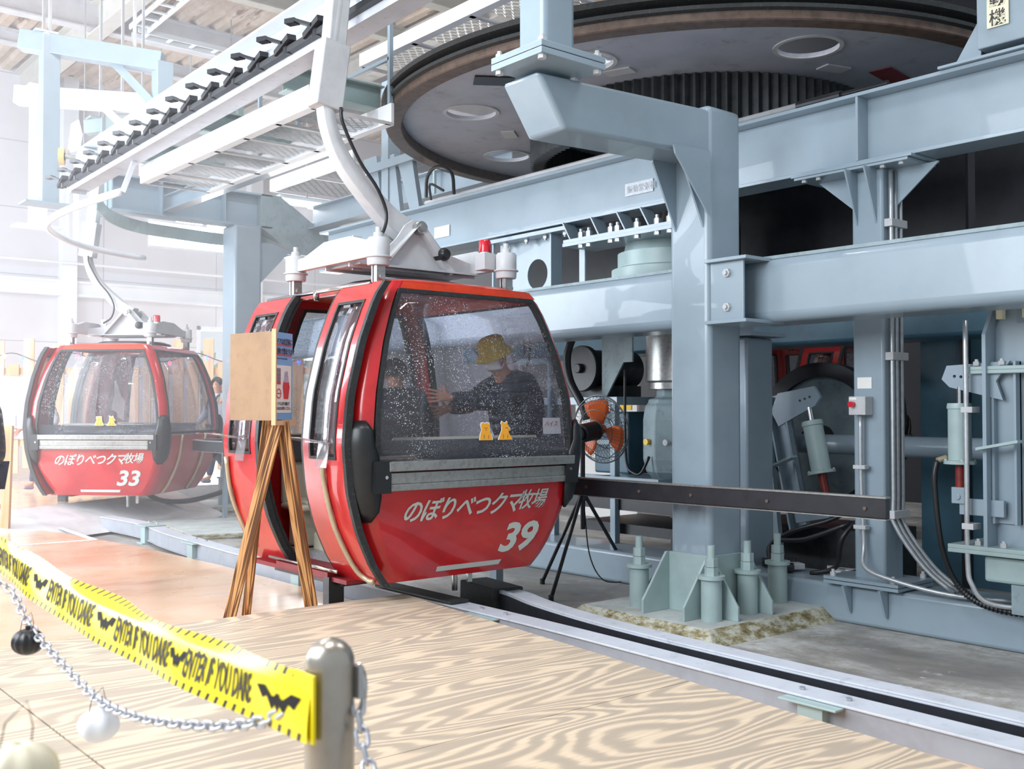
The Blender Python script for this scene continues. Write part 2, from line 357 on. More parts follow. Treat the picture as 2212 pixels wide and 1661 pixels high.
def skin(name, nodes, edges, m, parent, sub=2, roots=(0,), local=False):
    me = bpy.data.meshes.new(name); ks = list(nodes); ix = {k: i for i, k in enumerate(ks)}
    org = Vector(parent.get('_o', (0, 0, 0))) if parent is not None else Vector((0, 0, 0))
    me.from_pydata([Vector(nodes[k][:3])-org for k in ks], [(ix[a], ix[b]) for a, b in edges], []); me.materials.append(m)
    o = bpy.data.objects.new(name, me); COL.objects.link(o)
    if parent is not None: o.parent = parent
    o.modifiers.new('skin', 'SKIN')
    for i, k in enumerate(ks):
        r = nodes[k][3]; me.skin_vertices[0].data[i].radius = (r, nodes[k][4] if len(nodes[k]) > 4 else r)
        me.skin_vertices[0].data[i].use_root = (k in roots) or i in roots
    s_ = o.modifiers.new('sub', 'SUBSURF'); s_.levels = sub; s_.render_levels = sub
    o.modifiers['skin'].use_smooth_shade = True
    return o

def ibeam(mb, axis, a0, a1, c, z0, z1, wf, tf=.025, tw=.015, slope=0, open_side=None):
    """I section along x or y centred at c"""
    for (l0, l1, k) in ((z0, z0+tf, wf), (z1-tf, z1, wf), (z0+tf, z1-tf, tw)):
        if axis == 'y': mb.bar((c, a0, (l0+l1)/2), (c, a1, (l0+l1)/2+slope*(a1-a0)), k, l1-l0)
        else: mb.bar((a0, c, (l0+l1)/2), (a1, c, (l0+l1)/2+slope*(a1-a0)), k, l1-l0)
    return mb

# ================================================================== SETTING
m = MB(); m.bb(-4, 18, -2.5, 27, -.5, -.12); struct(m, 'floor', CONC)
m = MB(); m.prism([(-4, .0), (4.36, .0), (4.36, 9.6), (4.25, 11.6), (4.0, 13.4), (3.75, 14.5), (-4, 14.2)], (0, 0, -.12), (1, 0, 0), (0, 1, 0), .12); struct(m, 'floor_platform', ORF)
m = MB(); m.prism([(2.6, 14.6), (3.8, 14.75), (6.67, 16.4), (6.75, 17.4), (14, 17.4), (14, 26), (2.6, 26)], (0, 0, -.12), (1, 0, 0), (0, 1, 0), .31); struct(m, 'floor_walkway_base', plain('pale_concrete_kerb', '#d4d4d6', .7))
m = MB(); m.prism([(2.6, 14.6), (3.8, 14.75), (6.67, 16.4), (6.75, 17.4), (14, 17.4), (14, 26), (2.6, 26)], (0, 0, .19), (1, 0, 0), (0, 1, 0), .01); struct(m, 'floor_walkway', ORF)
m = MB(); m.quadmesh([(2.6, 13.7, 0), (4.1, 13.5, -.08), (6.95, 15.1, -.11), (6.67, 16.4, .199), (3.8, 14.75, .199), (2.6, 14.6, .199)], [(0, 1, 4, 5), (1, 2, 3, 4)]); m.quadmesh([(2.6, 13.7, -.3), (6.95, 15.1, -.3), (6.67, 16.4, -.3), (2.6, 14.6, -.3)], [(0, 1, 2, 3)]); struct(m, 'floor_ramp', plain('pale_concrete_ramp', '#cfcfd1', .6, 0, .12, 3))
# far wall with a door opening and a strip window
m = MB()
for x0, x1, z0, z1 in ((-6, 11.12, -.12, 5.6), (15.6, 18, -.12, 5.6), (11.12, 15.6, 3.6, 5.6), (-6, 9.8, 5.6, 6.25), (15.4, 18, 5.6, 6.25), (-6, 18, 6.25, 10)):
    m.bb(x0, x1, 26, 26.25, z0, z1)
struct(m, 'wall_back', WALL)
m = MB(); m.bb(17.2, 17.4, -2.5, 26, -.12, 10); struct(m, 'wall_right', SHADEWALL)
f = struct(MB().bb(11.08, 11.16, 25.94, 26.28, 0, 3.66).bb(15.56, 15.64, 25.94, 26.28, 0, 3.66).bb(11.08, 15.64, 25.94, 26.28, 3.56, 3.66).bb(14.0, 14.08, 25.96, 26.2, 0, 3.56).bb(12.5, 12.56, 25.96, 26.2, 0, 3.56), 'door_1', WHITEST)
f = struct(MB().bb(9.78, 15.42, 25.95, 26.28, 5.57, 5.63).bb(9.78, 15.42, 25.95, 26.28, 6.22, 6.28).bb(12.5, 12.56, 26, 26.2, 5.6, 6.25), 'window_1', WHITEST)
m = MB()
for x in (3.0, 7.82, 12.6): m.bb(x-.17, x+.17, 25.7, 26, -.12, 9.4)
struct(m, 'trim_1', WHITEST)
m = MB(); m.bb(-6, 17, 25.8, 26, 4.25, 4.5).bb(-6, 17, 25.75, 26, 4.5, 4.56).bb(-6, 17, 25.75, 26, 4.19, 4.25).tube([(-6, 25.6, 4.95), (17, 25.6, 4.95)], .03, 8)
struct(m, 'trim_2', WHITEST)
win = bpy.data.objects['window_1']; GLOWPANE = plain('pane_glow_as_daylight', '#f4f8ff', .4, 0, .0, emit=7.0); q = MB(); q.bb(9.8, 15.4, 26.1, 26.12, 5.62, 6.23); q.build('pane', GLOWPANE, win)  # pane emits in place of the daylight behind it
# corrugated roof deck, ribs running along y
zs = 9.35; prof = []; x = -3.0
while x < 17.2:
    prof += [(x, 0), (x+.16, 0), (x+.21, .09), (x+.34, .09), (x+.39, 0)]; x += .39
V = []; F = []
for y in (-2.5, 27):
    for a, h in prof: V.append((a, y, zs+h))
k = len(prof)
for i in range(k-1): F.append((i, i+1, k+i+1, k+i))
m = MB(); m.quadmesh(V, F); V2 = [(-3, -2.5, zs+.2), (17.2, -2.5, zs+.2), (17.2, 27, zs+.2), (-3, 27, zs+.2)]; m.quadmesh(V2, [(0, 1, 2, 3)])
struct(m, 'ceiling', DECK)
for i, y in enumerate((10.2, 12.8, 15.4, 18.0, 20.6, 23.2)):
    m = MB(); big = i % 2 == 0; ibeam(m, 'x', -3, 17.2, y, zs-(.55 if big else .3), zs, .25, .03, .02)
    struct(m, 'trim_%d' % (i+3), plain('roof_beam_paint_%d' % i, '#b9b4a8' if i < 4 else '#c9c8cc', .6, 0, .08, 3))
m = MB(); ibeam(m, 'y', -2, 26, 6.75, zs-.62, zs-.02, .3, .03, .02); ibeam(m, 'y', -2, 26, 12.2, zs-.62, zs-.02, .3, .03, .02); struct(m, 'trim_9', plain('roof_girder_paint', '#c6c2ba', .6, 0, .06, 3))
# bushes outside, seen through the door opening
def bush(x, y, r, label, seed):
    rn = random.Random(seed); m = MB(); V = []; F = []
    for i in range(1500):
        a = rn.uniform(0, 2*PI); b = math.acos(rn.uniform(-.3, 1)); q = r*rn.uniform(.7, 1.0)*(1+.2*math.sin(5*a+seed)); c = Vector((x+q*math.sin(b)*math.cos(a), y+q*math.sin(b)*math.sin(a), r*.45+q*math.cos(b)*1.1))
        s1 = Vector([rn.uniform(-1, 1) for _ in range(3)]).normalized()*rn.uniform(.08, .2); s2 = s1.cross(Vector([rn.uniform(-1, 1) for _ in range(3)])).normalized()*.1
        j = len(V); V += [c-s1, c+s2, c+s1, c-s2]; F.append((j, j+1, j+2, j+3))
    root = thing('bush', label, 'bush', (x, y, -.12)); m.quadmesh(V, F); m.build('foliage', LEAF, root)
    s_ = MB(); s_.tube([(x, y, -.12), (x+.1, y, r*.9)], [.12, .05], 8); s_.build('trunk', PINE, root)
bush(14.2, 31.5, 2.0, 'pale green bush outside, seen through the open doorway past the number 39 cabin', 3)
bush(19.5, 36.5, 2.9, 'larger pale bush farther outside beyond the doorway', 5)
bush(10.6, 34.5, 1.2, 'small pale bush outside the doorway behind the walker with a backpack', 8)
struct(MB().bb(5, 30, 27, 50, -.4, -.13), 'ground', CONC)

# ------------------------------------------------------------ plywood staging
PC = [(4.18, 6.22), (3.76, 1.93), (3.28, .15), (-1.5, .15), (-1.5, 6.22)]
def clip(poly, ax, v, keep_greater):
    out = []; n = len(poly)
    for i in range(n):
        a = poly[i]; b = poly[(i+1) % n]; ia = (a[ax] > v) == keep_greater; ib = (b[ax] > v) == keep_greater
        if ia: out.append(a)
        if ia != ib:
            t = (v-a[ax])/(b[ax]-a[ax]); out.append((a[0]+t*(b[0]-a[0]), a[1]+t*(b[1]-a[1])))
    return out
plates = []
right = clip(PC, 0, 1.33, True); left = clip(PC, 0, 1.32, False)
for nm, base, y0, y1, lb in (('r', right, 3.355, 6.3, 'large plywood sheet beside the rails, far half with the corner near the number 39 cabin'),
                     ('r', right, 1.0, 3.35, 'plywood sheet with swirling grain in the right foreground'), ('r', right, 0, .995, 'plywood sheet at the near end of the staging, mostly behind the stanchions'),
                     ('l', left, 3.96, 6.3, 'plywood sheet at the far left of the staging behind the black ornament'), ('l', left, 1.5, 3.955, 'plywood sheet under the cream ornament at the left of the staging'), ('l', left, 0, 1.495, 'plywood sheet nearest the viewer at the left edge')):
    p = clip(clip(base, 1, y0, True), 1, y1, False)
    if len(p) < 3: continue
    p = [(a, b) for a, b in p]
    m = MB(); m.prism(p, (0, 0, .179), (1, 0, 0), (0, 1, 0), .021); o = m.build('plywood_sheet', PLY, bevel=.0015); tag(o, lb, 'plywood', 'plywood sheets of the staging')
m = MB(); t_ = thing('staging_frame', 'timber frame boxed in under the plywood sheets beside the rails', 'frame', (3, 3, 0))
for a, b in (((4.14, 6.16), (3.73, 1.95)), ((3.73, 1.95), (3.25, .2)), ((3.25, .2), (-1.4, .2)), ((-1.4, 6.16), (4.14, 6.16))):
    m.bar((a[0], a[1], .09), (b[0], b[1], .09), .045, .178)
m.build('rim_board', PLY, t_)
m = MB()
for y in (1.0, 2.2, 3.35, 4.6, 5.6): m.bb(-1.38, 3.2, y-.03, y+.03, 0, .178)
m.build('joist', PINE, t_)

# white marking tape on the orange floor
for pts, lb in (((on(98, 1130, 2, 0), on(205, 1166, 2, 0)), 'white floor tape strip running toward the bend of the marking'), ((on(205, 1166, 2, 0), on(40, 1178, 2, 0)), 'white floor tape strip parallel to the plywood edge')):
    m = MB(); m.bar(pts[0]+Vector((0, 0, .002)), pts[1]+Vector((0, 0, .002)), .07, .002); tag(m.build('floor_tape', PAPER), lb, 'tape')

# ------------------------------------------------------------ floor guide rails
t_ = thing('guide_rail', 'pale grey floor guide channel passing under the number 39 cabin, nearer of the pair', 'rail', (4.5, 5, -.12))
def railpath(off, pts): return [Vector((x+off, y, z)) for x, y, z in pts]
RP = [(4.36, .3, .12), (4.42, 2, .12), (4.46, 3.6, .12), (4.52, 5.2, .12), (4.52, 7.5, .12), (4.52, 9.2, .12), (4.70, 11.6, .10), (4.88, 12.9, .09), (4.82, 14.2, .09)]
def sweep(path, prof):
    """rectangular profile (x0,x1,z0,z1) swept along a path on the ground"""
    V = []; F = []; n = len(path)
    for i, p in enumerate(path):
        t = (path[min(i+1, n-1)]-path[max(i-1, 0)]).normalized(); sd = Vector((t.y, -t.x, 0)).normalized()
        for a, h in ((prof[0], prof[2]), (prof[1], prof[2]), (prof[1], prof[3]), (prof[0], prof[3])): V.append(p+sd*a+Vector((0, 0, h)))
    for i in range(n-1):
        for k in range(4): F.append((i*4+k, i*4+(k+1) % 4, i*4+4+(k+1) % 4, i*4+4+k))
    F += [(3, 2, 1, 0), tuple((n-1)*4+k for k in range(4))]; return V, F
P1 = smoothpts(RP, 5)
m = MB()
m.quadmesh(*sweep(P1, (-.09, .09, -.012, 0))); m.build('top_flange', RAILM, t_, bevel=.003)
m = MB(); m.quadmesh(*sweep(P1, (-.075, -.06, -.16, -.012))); m.quadmesh(*sweep(P1, (-.09, .02, -.172, -.16))); m.build('web', RAILD, t_)
for y in (1.2, 3.0, 5.6, 8.1, 10.6, 12.6):
    p = min(P1, key=lambda q: abs(q.y-y)); m = MB(); m.bb(p.x-.13, p.x-.06, p.y-.07, p.y+.07, -.12, .09).bb(p.x-.16, p.x+.1, p.y-.16, p.y+.16, .095, .106).bb(p.x-.17, p.x+.06, p.y-.09, p.y+.09, -.12, -.105)
    b = m.build('support_bracket', STEELG, t_, bevel=.003)
    m = MB()
    for q in (-.13, .13): m.hexbolt((p.x+.0, p.y+q, .121), (0, 0, 1), .016, .012)
    m.build('bolt', GALV, b)
t_ = thing('guide_rail', 'long pale grey steel guide channel with a flared black mouth, farther of the floor pair', 'rail', (4.9, 4, -.12))
RP2 = [(4.72, .3, .12), (4.78, 2, .12), (4.80, 3.6, .12), (4.86, 4.8, .12), (4.98, 5.6, .12), (5.12, 6.1, .12), (5.16, 6.45, .12)]
P2 = smoothpts(RP2, 6)
m = MB(); m.quadmesh(*sweep(P2, (-.09, .1, -.012, 0))).quadmesh(*sweep(P2, (-.09, -.055, 0, .012))); m.build('top_flange', RAILM, t_, bevel=.003)
m = MB(); m.quadmesh(*sweep(P2, (-.09, -.07, -.17, -.012))); m.quadmesh(*sweep(P2, (-.09, .08, -.18, -.17))); m.build('web', BLKM, t_)
for y in (.9, 2.4, 3.6, 5.2):
    p = min(P2, key=lambda q: abs(q.y-y)); m = MB(); m.bb(p.x-.05, p.x+.07, p.y-.06, p.y+.06, -.12, .108); m.build('support_bracket', STEELG, t_, bevel=.003)
m = MB(); pm = P2[-1]; m.bar(pm+Vector((-.02, -.25, -.08)), pm+Vector((.02, .25, -.07)), .26, .2); m.build('rubber_mouth', RUB, t_, bevel=.01)
t_ = MB(); t_.bar((4.52, 6.0, .135), (4.52, 7.0, .135), .16, .02); o = t_.build('rubber_strip', RUB, bevel=.005); tag(o, 'dark rubber wear strip on the guide rail under the cabin', 'strip')
# rear concrete rail / plinths at the far left
m = MB(); m.prism([(5.3, 12.6), (6.6, 12.2), (6.9, 14.2), (5.6, 14.8)], (0, 0, -.12), (1, 0, 0), (0, 1, 0), .07); tag(m.build('concrete_plinth', PED, bevel=.02), 'low worn concrete plinth on the floor between cabin 33 and the far pillar', 'plinth')

# ================================================================== MAIN MACHINE FRAME
def pillar(name_loc, s, z1, label, anchors=True):
    x, y = name_loc; t = thing('steel_pillar', label, 'pillar', (x+s/2, y+s/2, -.02))
    m = MB(); m.bb(x, x+s, y, y+s, -.02, z1); m.build('shaft', STEEL, t, bevel=.045, seg=4, smooth=40)
    return t
# front pillar P1
px, py, ps = 6.1, 5.04, .39
T1 = pillar((px, py), ps, 3.78, 'tall light blue-grey square steel pillar on a bolted base in front of the drive machine')
# arm reaching toward the cabin
m = MB(); m.prism([(px+ps, 3.76), (px+ps, 3.40), (4.66, 3.34), (4.42, 3.68)], (0, py+ps-.01, 0), (1, 0, 0), (0, 0, 1), ps-.02)
m.build('cantilever_arm', STEEL, T1, bevel=.03, seg=3, smooth=40)
m = MB()
for yy in (py+.06, py+ps-.06): m.prism([(px+.0, 3.42), (px-.26, 3.42), (px-.26, 3.36), (px+.0, 2.86)], (0, yy, 0), (1, 0, 0), (0, 0, 1), .016)
g1 = m.build('gusset_plate', STEEL, T1)
m = MB(); m.prism([(px-.02, 3.42), (px-.42, 3.40), (px-.4, 3.34), (px-.02, 2.92)], (0, py-.02, 0), (1, 0, 0), (0, 0, 1), .014); m.build('gusset_plate', STEEL, T1)
m = MB(); m.bb(px-.03, px+.42, py-.36, py+.02, 2.585, 2.61).bb(px-.03, px+.42, py-.36, py+.02, 2.13, 2.155).bb(px+.02, px+.04, py-.3, py+.0, 2.155, 2.585); m.build('bracket', STEEL, T1, bevel=.003)
m = MB()
for z in (2.25, 2.5): m.hexbolt((px+.02, py-.16, z), (-1, 0, 0), .032, .022, .02)
m.build('bolt', LGREY, T1)
# base plates and stiffeners
m = MB()
bx, by = px+ps/2, py+ps/2
for a in (-1, 1):
    m.prism([(-.46, -.02), (.46, -.02), (.46, .08), (.22, .42), (-.22, .42), (-.46, .08)], (bx+a*.2+(-.01), by, 0), (0, 1, 0), (0, 0, 1), .02)
    m.prism([(-.5, -.02), (.5, -.02), (.5, .08), (.24, .42), (-.24, .42), (-.5, .08)], (bx, by+a*.2+.01, 0), (1, 0, 0), (0, 0, 1), .02)
m.build('base_stiffener', STEELG, T1, bevel=.003)
def anchor(x, y, z0, h, m1, m2):
    m1.cyl((x, y, z0), (x, y, z0+h), .075, 28); m1.cyl((x, y, z0+h), (x, y, z0+h+.025), .098, 28)
    m2.cyl((x, y, z0+h+.025), (x, y, z0+h+.085), .05, 6); m2.cyl((x, y, z0+h+.088), (x, y, z0+h+.15), .047, 6); m2.cyl((x, y, z0+h+.15), (x, y, z0+h+.24), .028, 14)
for ax, ay in ((px-.10, py+.62), (px-.12, py-.11), (px+.31, py-.10), (px+.86, py+.03)):
    m1 = MB(); m2 = MB(); anchor(ax, ay, -.02, .30, m1, m2); a_ = m1.build('anchor_sleeve', STEELG, T1, smooth=40); m2.build('anchor_nut', STEELG, a_)
m = MB(); 
V = [(5.62, 4.62, -.12), (7.3, 4.62, -.12), (7.3, 6.1, -.12), (5.62, 6.1, -.12), (5.72, 4.74, -.02), (7.2, 4.74, -.02), (7.2, 6.0, -.02), (5.72, 6.0, -.02)]
m.quadmesh(V, [(0, 1, 5, 4), (1, 2, 6, 5), (2, 3, 7, 6), (3, 0, 4, 7), (4, 5, 6, 7)]); tag(m.build('concrete_footing', PED, bevel=.008), 'low footing with flaking paint under the front steel pillar', 'footing')
# post above the arm
t_ = thing('hanger_post', 'square blue-grey post bolted on the end of the cantilever arm, rising out of view', 'post', (4.5, 5.0, 3.68))
m = MB(); m.bb(4.37, 4.65, 4.93, 5.19, 3.80, 6.4); m.build('shaft', STEEL, t_, bevel=.04, seg=3, smooth=40)
m = MB(); m.bb(4.27, 4.83, 4.84, 5.34, 3.76, 3.80).bb(4.27, 4.83, 4.84, 5.34, 3.715, 3.755); m.build('flange_plate', STEEL, t_, bevel=.004)
for x_, y_ in ((4.31, 4.88), (4.79, 4.88), (4.31, 5.30), (4.79, 5.30), (4.79, 5.1)):
    m = MB(); m.hexbolt((x_, y_, 3.80), (0, 0, 1), .028, .025, .02); m.hexbolt((x_, y_, 3.69), (0, 0, 1), .028, .026); m.cyl((x_, y_, 3.7), (x_, y_, 3.81), .012, 8); m.build('bolt', LGREY, t_)
m = MB(); m.prism([(4.65, 3.8), (4.79, 3.8), (4.65, 4.12)], (0, 5.08, 0), (1, 0, 0), (0, 0, 1), .015); m.build('gusset_plate', STEEL, t_)

# tube girder (two lengths either side of the pillar)
def girder(y0, y1, label):
    m = MB(); m.bb(6.33, 6.80, y0, y1, 2.14, 2.61); o = m.build('tube_girder', STEEL, bevel=.075, seg=5, smooth=40); tag(o, label, 'girder'); return o
g_ = girder(.2, py-.04, 'thick round-edged blue-grey box girder running to the right from the front pillar')
m = MB(); m.bb(6.36, 6.5, .4, py-.1, 2.60, 2.625); m.build('cover_strip', STEELD, g_)
g_ = girder(py+ps+.01, 12.4, 'thick round-edged blue-grey box girder behind the number 39 cabin')
m = MB(); m.bb(6.36, 6.5, 5.5, 12.2, 2.60, 2.625); m.build('cover_strip', STEELD, g_)
# big I beam
IB = thing('i_beam', 'deep blue-grey I-beam with stiffeners running across under the big wheel', 'beam', (7.2, 6, 3.35))
m = MB(); ibeam(m, 'y', .4, 12.6, 7.24, 3.36, 3.91, .3, .028, .02); m.build('section', STEEL, IB, bevel=.003)
for y in (4.42, 2.6):
    m = MB(); m.bb(7.09, 7.23, y-.01, y+.01, 3.39, 3.88); m.build('stiffener', STEEL, IB)
m = MB(); m.bb(7.09, 7.228, .5, 12.5, 3.895, 3.905)
def plaque(nm, pts, th, m_, par, axis_u, axis_v, o, w_, h_): 
    q = MB(); q.prism([(0, 0), (w_, 0), (w_, h_), (0, h_)], o, axis_u, axis_v, th); return q.build(nm, m_, par)
m.bm.free()
s_ = plaque('label_sticker', None, .003, plain('torn_label', '#c9ced4', .6, 0, .1, 40), IB, (0, -1, 0), (0, 0, 1), (7.222, 6.98, 3.53), .36, .12)
me = text_mesh('振動緊張機', .075, .0015); q = MB(); q.mesh(me, frame((7.2165, 6.955, 3.562), (0, -1, 0), (0, 0, 1))); q.build('lettering', plain('faded_print', '#a9b0ba', .6, 0, .1, 40), s_)
plaque('label_sticker', None, .003, PAPER, IB, (0, -1, 0), (0, 0, 1), (7.222, 10.1, 3.52), .3, .13)
t_ = thing('handrail_pipe', 'grey pipe lying along the top of the deep I-beam', 'pipe', (7.2, 8, 3.93))
m = MB(); m.tube([(7.17, 10.2, 3.95), (7.17, 5.0, 3.95)], .028, 12); m.build('pipe', LGREY, t_, smooth=True)
m = MB(); m.cyl((7.17, 5.0, 3.95), (7.17, 4.6, 3.95), .036, 12); m.build('coupling', BLKM, t_)
m = MB(); m.tube([(7.17, 4.62, 3.95), (7.17, 4.2, 3.95)], .02, 10); m.build('hose_end', BLK, t_)
# column P2 on floor sill beam
m = MB(); m.bb(7.08, 7.62, .2, 11.6, -.12, .17); tag(m.build('sill_beam', STEEL, bevel=.03, seg=3, smooth=40), 'low blue-grey box beam lying on the floor behind the rails', 'beam')
T2 = thing('steel_column', 'blue-grey column with control box and conduits standing on the floor beam, right of the front pillar', 'column', (7.26, 4.37, .17))
m = MB(); m.bb(7.14, 7.40, 4.24, 4.50, .2, 3.32); m.build('shaft', STEEL, T2, bevel=.02, smooth=40)
m = MB(); m.bb(7.0, 7.5, 4.06, 4.68, .21, .235).bb(7.0, 7.5, 4.06, 4.68, .18, .205).bb(7.04, 7.44, 3.98, 4.95, 3.315, 3.335).bb(7.04, 7.44, 3.95, 4.98, 3.338, 3.358); m.build('end_plate', STEEL, T2, bevel=.002)
for a, b in ((3.0, 3.315), ):
    for sgn, yy in ((1, 4.5), (-1, 4.24)):
        m = MB(); m.prism([(0, a), (.38, b), (0, b)], (7.28, yy, 0), (0, sgn, 0), (0, 0, 1), .014); m.build('gusset_plate', STEEL, T2)
    for yy in (4.30, 4.46):
        m = MB(); m.prism([(0, a-.1), (-.17, b), (0, b)], (7.14, yy, 0), (1, 0, 0), (0, 0, 1), .014); m.build('gusset_plate', STEEL, T2)
for yy in (4.2, 4.5):
    m = MB(); m.prism([(7.07, .18), (6.96, .18), (7.04, -.02), (7.07, -.02)], (0, yy, 0), (1, 0, 0), (0, 0, 1), .02); m.build('gusset_plate', STEEL, T2)
for yy in (4.12, 4.62):
    for xx in (7.04, 7.46):
        m = MB(); m.hexbolt((xx, yy, .235), (0, 0, 1), .022, .03, .02); m.build('bolt', LGREY, T2)
for yy in (4.05, 4.2, 4.75, 4.88):
    m = MB(); m.hexbolt((7.08, yy, 3.315), (0, 0, -1), .02, .02); m.build('bolt', LGREY, T2)
t_ = thing('control_box', 'small grey switch box with a red knob mounted on the column', 'switch', (7.09, 4.4, 1.4))
m = MB(); m.bb(7.03, 7.14, 4.33, 4.47, 1.46, 1.60); m.build('housing', LGREY, t_, bevel=.006)
m = MB(); m.cyl((7.03, 4.43, 1.54), (6.99, 4.43, 1.54), .022, 16); m.build('knob', REDLAMP, t_)
m = MB(); m.bb(7.026, 7.032, 4.40, 4.46, 1.575, 1.59); m.build('name_plate', PAPER, t_)
m = MB(); m.tube(smoothpts([(7.08, 4.40, 1.46), (7.08, 4.40, 1.0), (7.08, 4.38, .5), (7.0, 4.33, .34), (6.99, 4.1, .27), (7.05, 3.7, .21), (7.2, 3.3, .2)], 5), .016, 8); m.build('cable', GALV, t_, smooth=True)
for z in (1.07, .62): m = MB(); m.bb(7.05, 7.11, 4.35, 4.45, z-.015, z+.015); m.build('clamp', LGREY, t_, bevel=.003)
m = MB(); m.prism([(0, 0), (.12, 0), (.12, .085), (0, .085)], (7.138, 4.46, 1.66), (0, -1, 0), (0, 0, 1), .002); tag(m.build('paper_note', PAPER), 'small yellowed paper note stuck above the switch box', 'note')
t_ = thing('conduit_run', 'pair of grey conduits clamped down the side of the column', 'conduit', (7.3, 4.2, .2))
for k, (x_) in enumerate((7.20, 7.26, 7.33)):
    m = MB(); m.tube(smoothpts([(x_, 4.205, 3.3), (x_, 4.205, 2.0), (x_, 4.205, .85), (x_, 4.20, .65), (x_+.05, 4.0, .35), (x_+.1, 3.8, .18)], 4), .017, 8); m.build('conduit', GALV, t_, smooth=True)
for z in (2.9, 1.9, .72):
    m = MB(); m.bb(7.16, 7.38, 4.175, 4.24, z-.03, z+.03); m.build('clamp', LGREY, t_, bevel=.004)
# pillar P3 behind P1 right
m = MB(); m.bb(7.27, 7.64, 5.6, 5.98, -.1, 2.12); m2 = m.build('steel_column', STEEL, bevel=.02, smooth=40); tag(m2, 'plain blue-grey column tucked right behind the front pillar', 'column')
m = MB(); m.bb(7.2, 7.7, 5.5, 6.08, 2.13, 2.16).bb(7.2, 7.24, 5.5, 6.08, 2.16, 2.4); m.build('head_plate', STEEL, m2)
# rear box beam between columns
m = MB(); m.bb(8.3, 8.8, .5, 11, 2.1, 2.5); tag(m.build('cross_girder', NAVY, bevel=.04, smooth=40), 'darker blue-grey girder behind the column, above the rear cabin', 'girder')
# bolted splice + slewing drum below the I-beam
t_ = thing('bearing_mount', 'row of bolted plates with nuts under the I-beam left of the front pillar', 'mount', (7.2, 6.9, 3.1))
m = MB(); m.bb(7.05, 7.5, 6.0, 7.68, 3.115, 3.15).bb(7.06, 7.5, 6.0, 7.68, 3.15, 3.185); m.build('splice_plate', STEEL, t_, bevel=.002)
for y in (7.6, 7.2, 6.85, 6.55):
    m = MB(); m.bar((7.14, y+.09, 3.36), (7.14, y-.02, 3.18), .16, .014, up=(0, 1, 0)); m.build('rib', STEEL, t_)
for y in (7.45, 7.34, 7.04, 6.95, 6.7, 6.45, 6.3):
    m = MB(); m.hexbolt((7.09, y, 3.18), (0, 0, 1), .034, .055, .035); m.hexbolt((7.09, y, 3.085), (0, 0, 1), .034, .035); m.cyl((7.09, y, 3.09), (7.09, y, 3.2), .015, 8); m.build('bolt', GALV, t_)
t_ = thing('bearing_drum', 'grey cylindrical bearing housing with cut-outs above the box girder', 'machine', (7.75, 6.9, 2.6))
m = MB(); m.lathe([(.5, 2.60), (.56, 2.72), (.56, 2.86), (.5, 2.88), (.5, 3.02), (.44, 3.03), (.42, 3.13), (0, 3.13)], (7.75, 6.9, 0), n=48, close=False); m.build('housing', STEELG, t_, smooth=30)
for a in range(8):
    an = rad(200+a*22); m = MB(); m.hexbolt((7.75+.57*math.cos(an), 6.9+.57*math.sin(an), 2.72), (math.cos(an), math.sin(an), 0), .02, .02); m.build('bolt', GALV, t_)
for an in (rad(215), rad(252)):
    c = Vector((7.75+.535*math.cos(an), 6.9+.535*math.sin(an), 2.70)); m = MB(); m.box(c, (.03, .22, .09), Matrix.Rotation(an, 3, 'Z')); m.build('cutout', DARKM, t_, bevel=.02)
t_ = thing('slotted_frame', 'upright blue-grey frame plate with a round hole, standing behind the red cabin lamp', 'frame', (7.3, 8.4, 2.6))
pl = curve_mesh([[(0, 0), (.9, 0), (.9, .72), (0, .72)], circ(.62, .33, .16)], .02); q = MB(); q.mesh(pl, frame((7.3, 8.95, 2.6), (0, -1, 0), (0, 0, 1))); q.build('plate', STEEL, t_)
m = MB(); m.bb(7.15, 7.3, 7.96, 7.98, 2.6, 3.32).bb(7.1, 7.5, 7.7, 8.9, 3.3, 3.34).bb(7.3, 7.32, 7.62, 7.7, 2.6, 3.3).bb(7.15, 7.18, 8.9, 8.92, 2.6, 3.3); m.build('rib', STEEL, t_)
for y in (8.75, 8.4, 8.1, 7.8): m = MB(); m.hexbolt((7.2, y, 3.30), (0, 0, -1), .03, .03, .02); m.build('bolt', GALV, t_)
m = MB(); m.bb(9.32, 9.37, 4.7, 11.0, 2.4, 3.9).bb(9.30, 9.39, 4.7, 4.76, -.12, 2.4).bb(9.30, 9.39, 10.94, 11.0, -.12, 2.4); tag(m.build('gap_shade_sheet', BLKM), 'black sheet added as shade in the gap between the upper and lower girders', 'panel')  # black sheet stands in for the unlit depth behind the girders

# ------------------------------------------------------------ the big wheel
WC = Vector((8.52, 7.16, 4.40)); WR = 3.27
BW = thing('bullwheel', 'huge grey haulage wheel with round holes and a rusty rim, hanging over the machine', 'wheel', WC)
hol = [circ(2.42*math.cos(rad(106.5+45*k)), 2.42*math.sin(rad(106.5+45*k)), .25, 28) for k in range(8)]
pl = curve_mesh([circ(0, 0, WR-.17, 128)]+hol, .03); q = MB(); q.mesh(pl, Matrix.Translation(WC+Vector((0, 0, .10)))); q.build('disc', WHEELG, BW)
q = MB(); q.lathe([(WR-.17, .10), (WR-.17, -.01), (WR-.16, -.02), (WR-.01, -.02), (WR, -.01), (WR, .06)], WC, n=160, close=False); q.build('rim_band', RUST, BW, smooth=40)
q = MB(); q.lathe([(WR, .05), (WR+.03, .065), (WR+.03, .095), (WR-.02, .11), (WR-.05, .125), (WR-.02, .14), (WR+.04, .155), (WR+.04, .20), (WR, .22), (WR-.17, .22), (WR-.17, .115)], WC, n=160, close=False); q.build('rubber_lined_groove', RUB, BW, smooth=40)
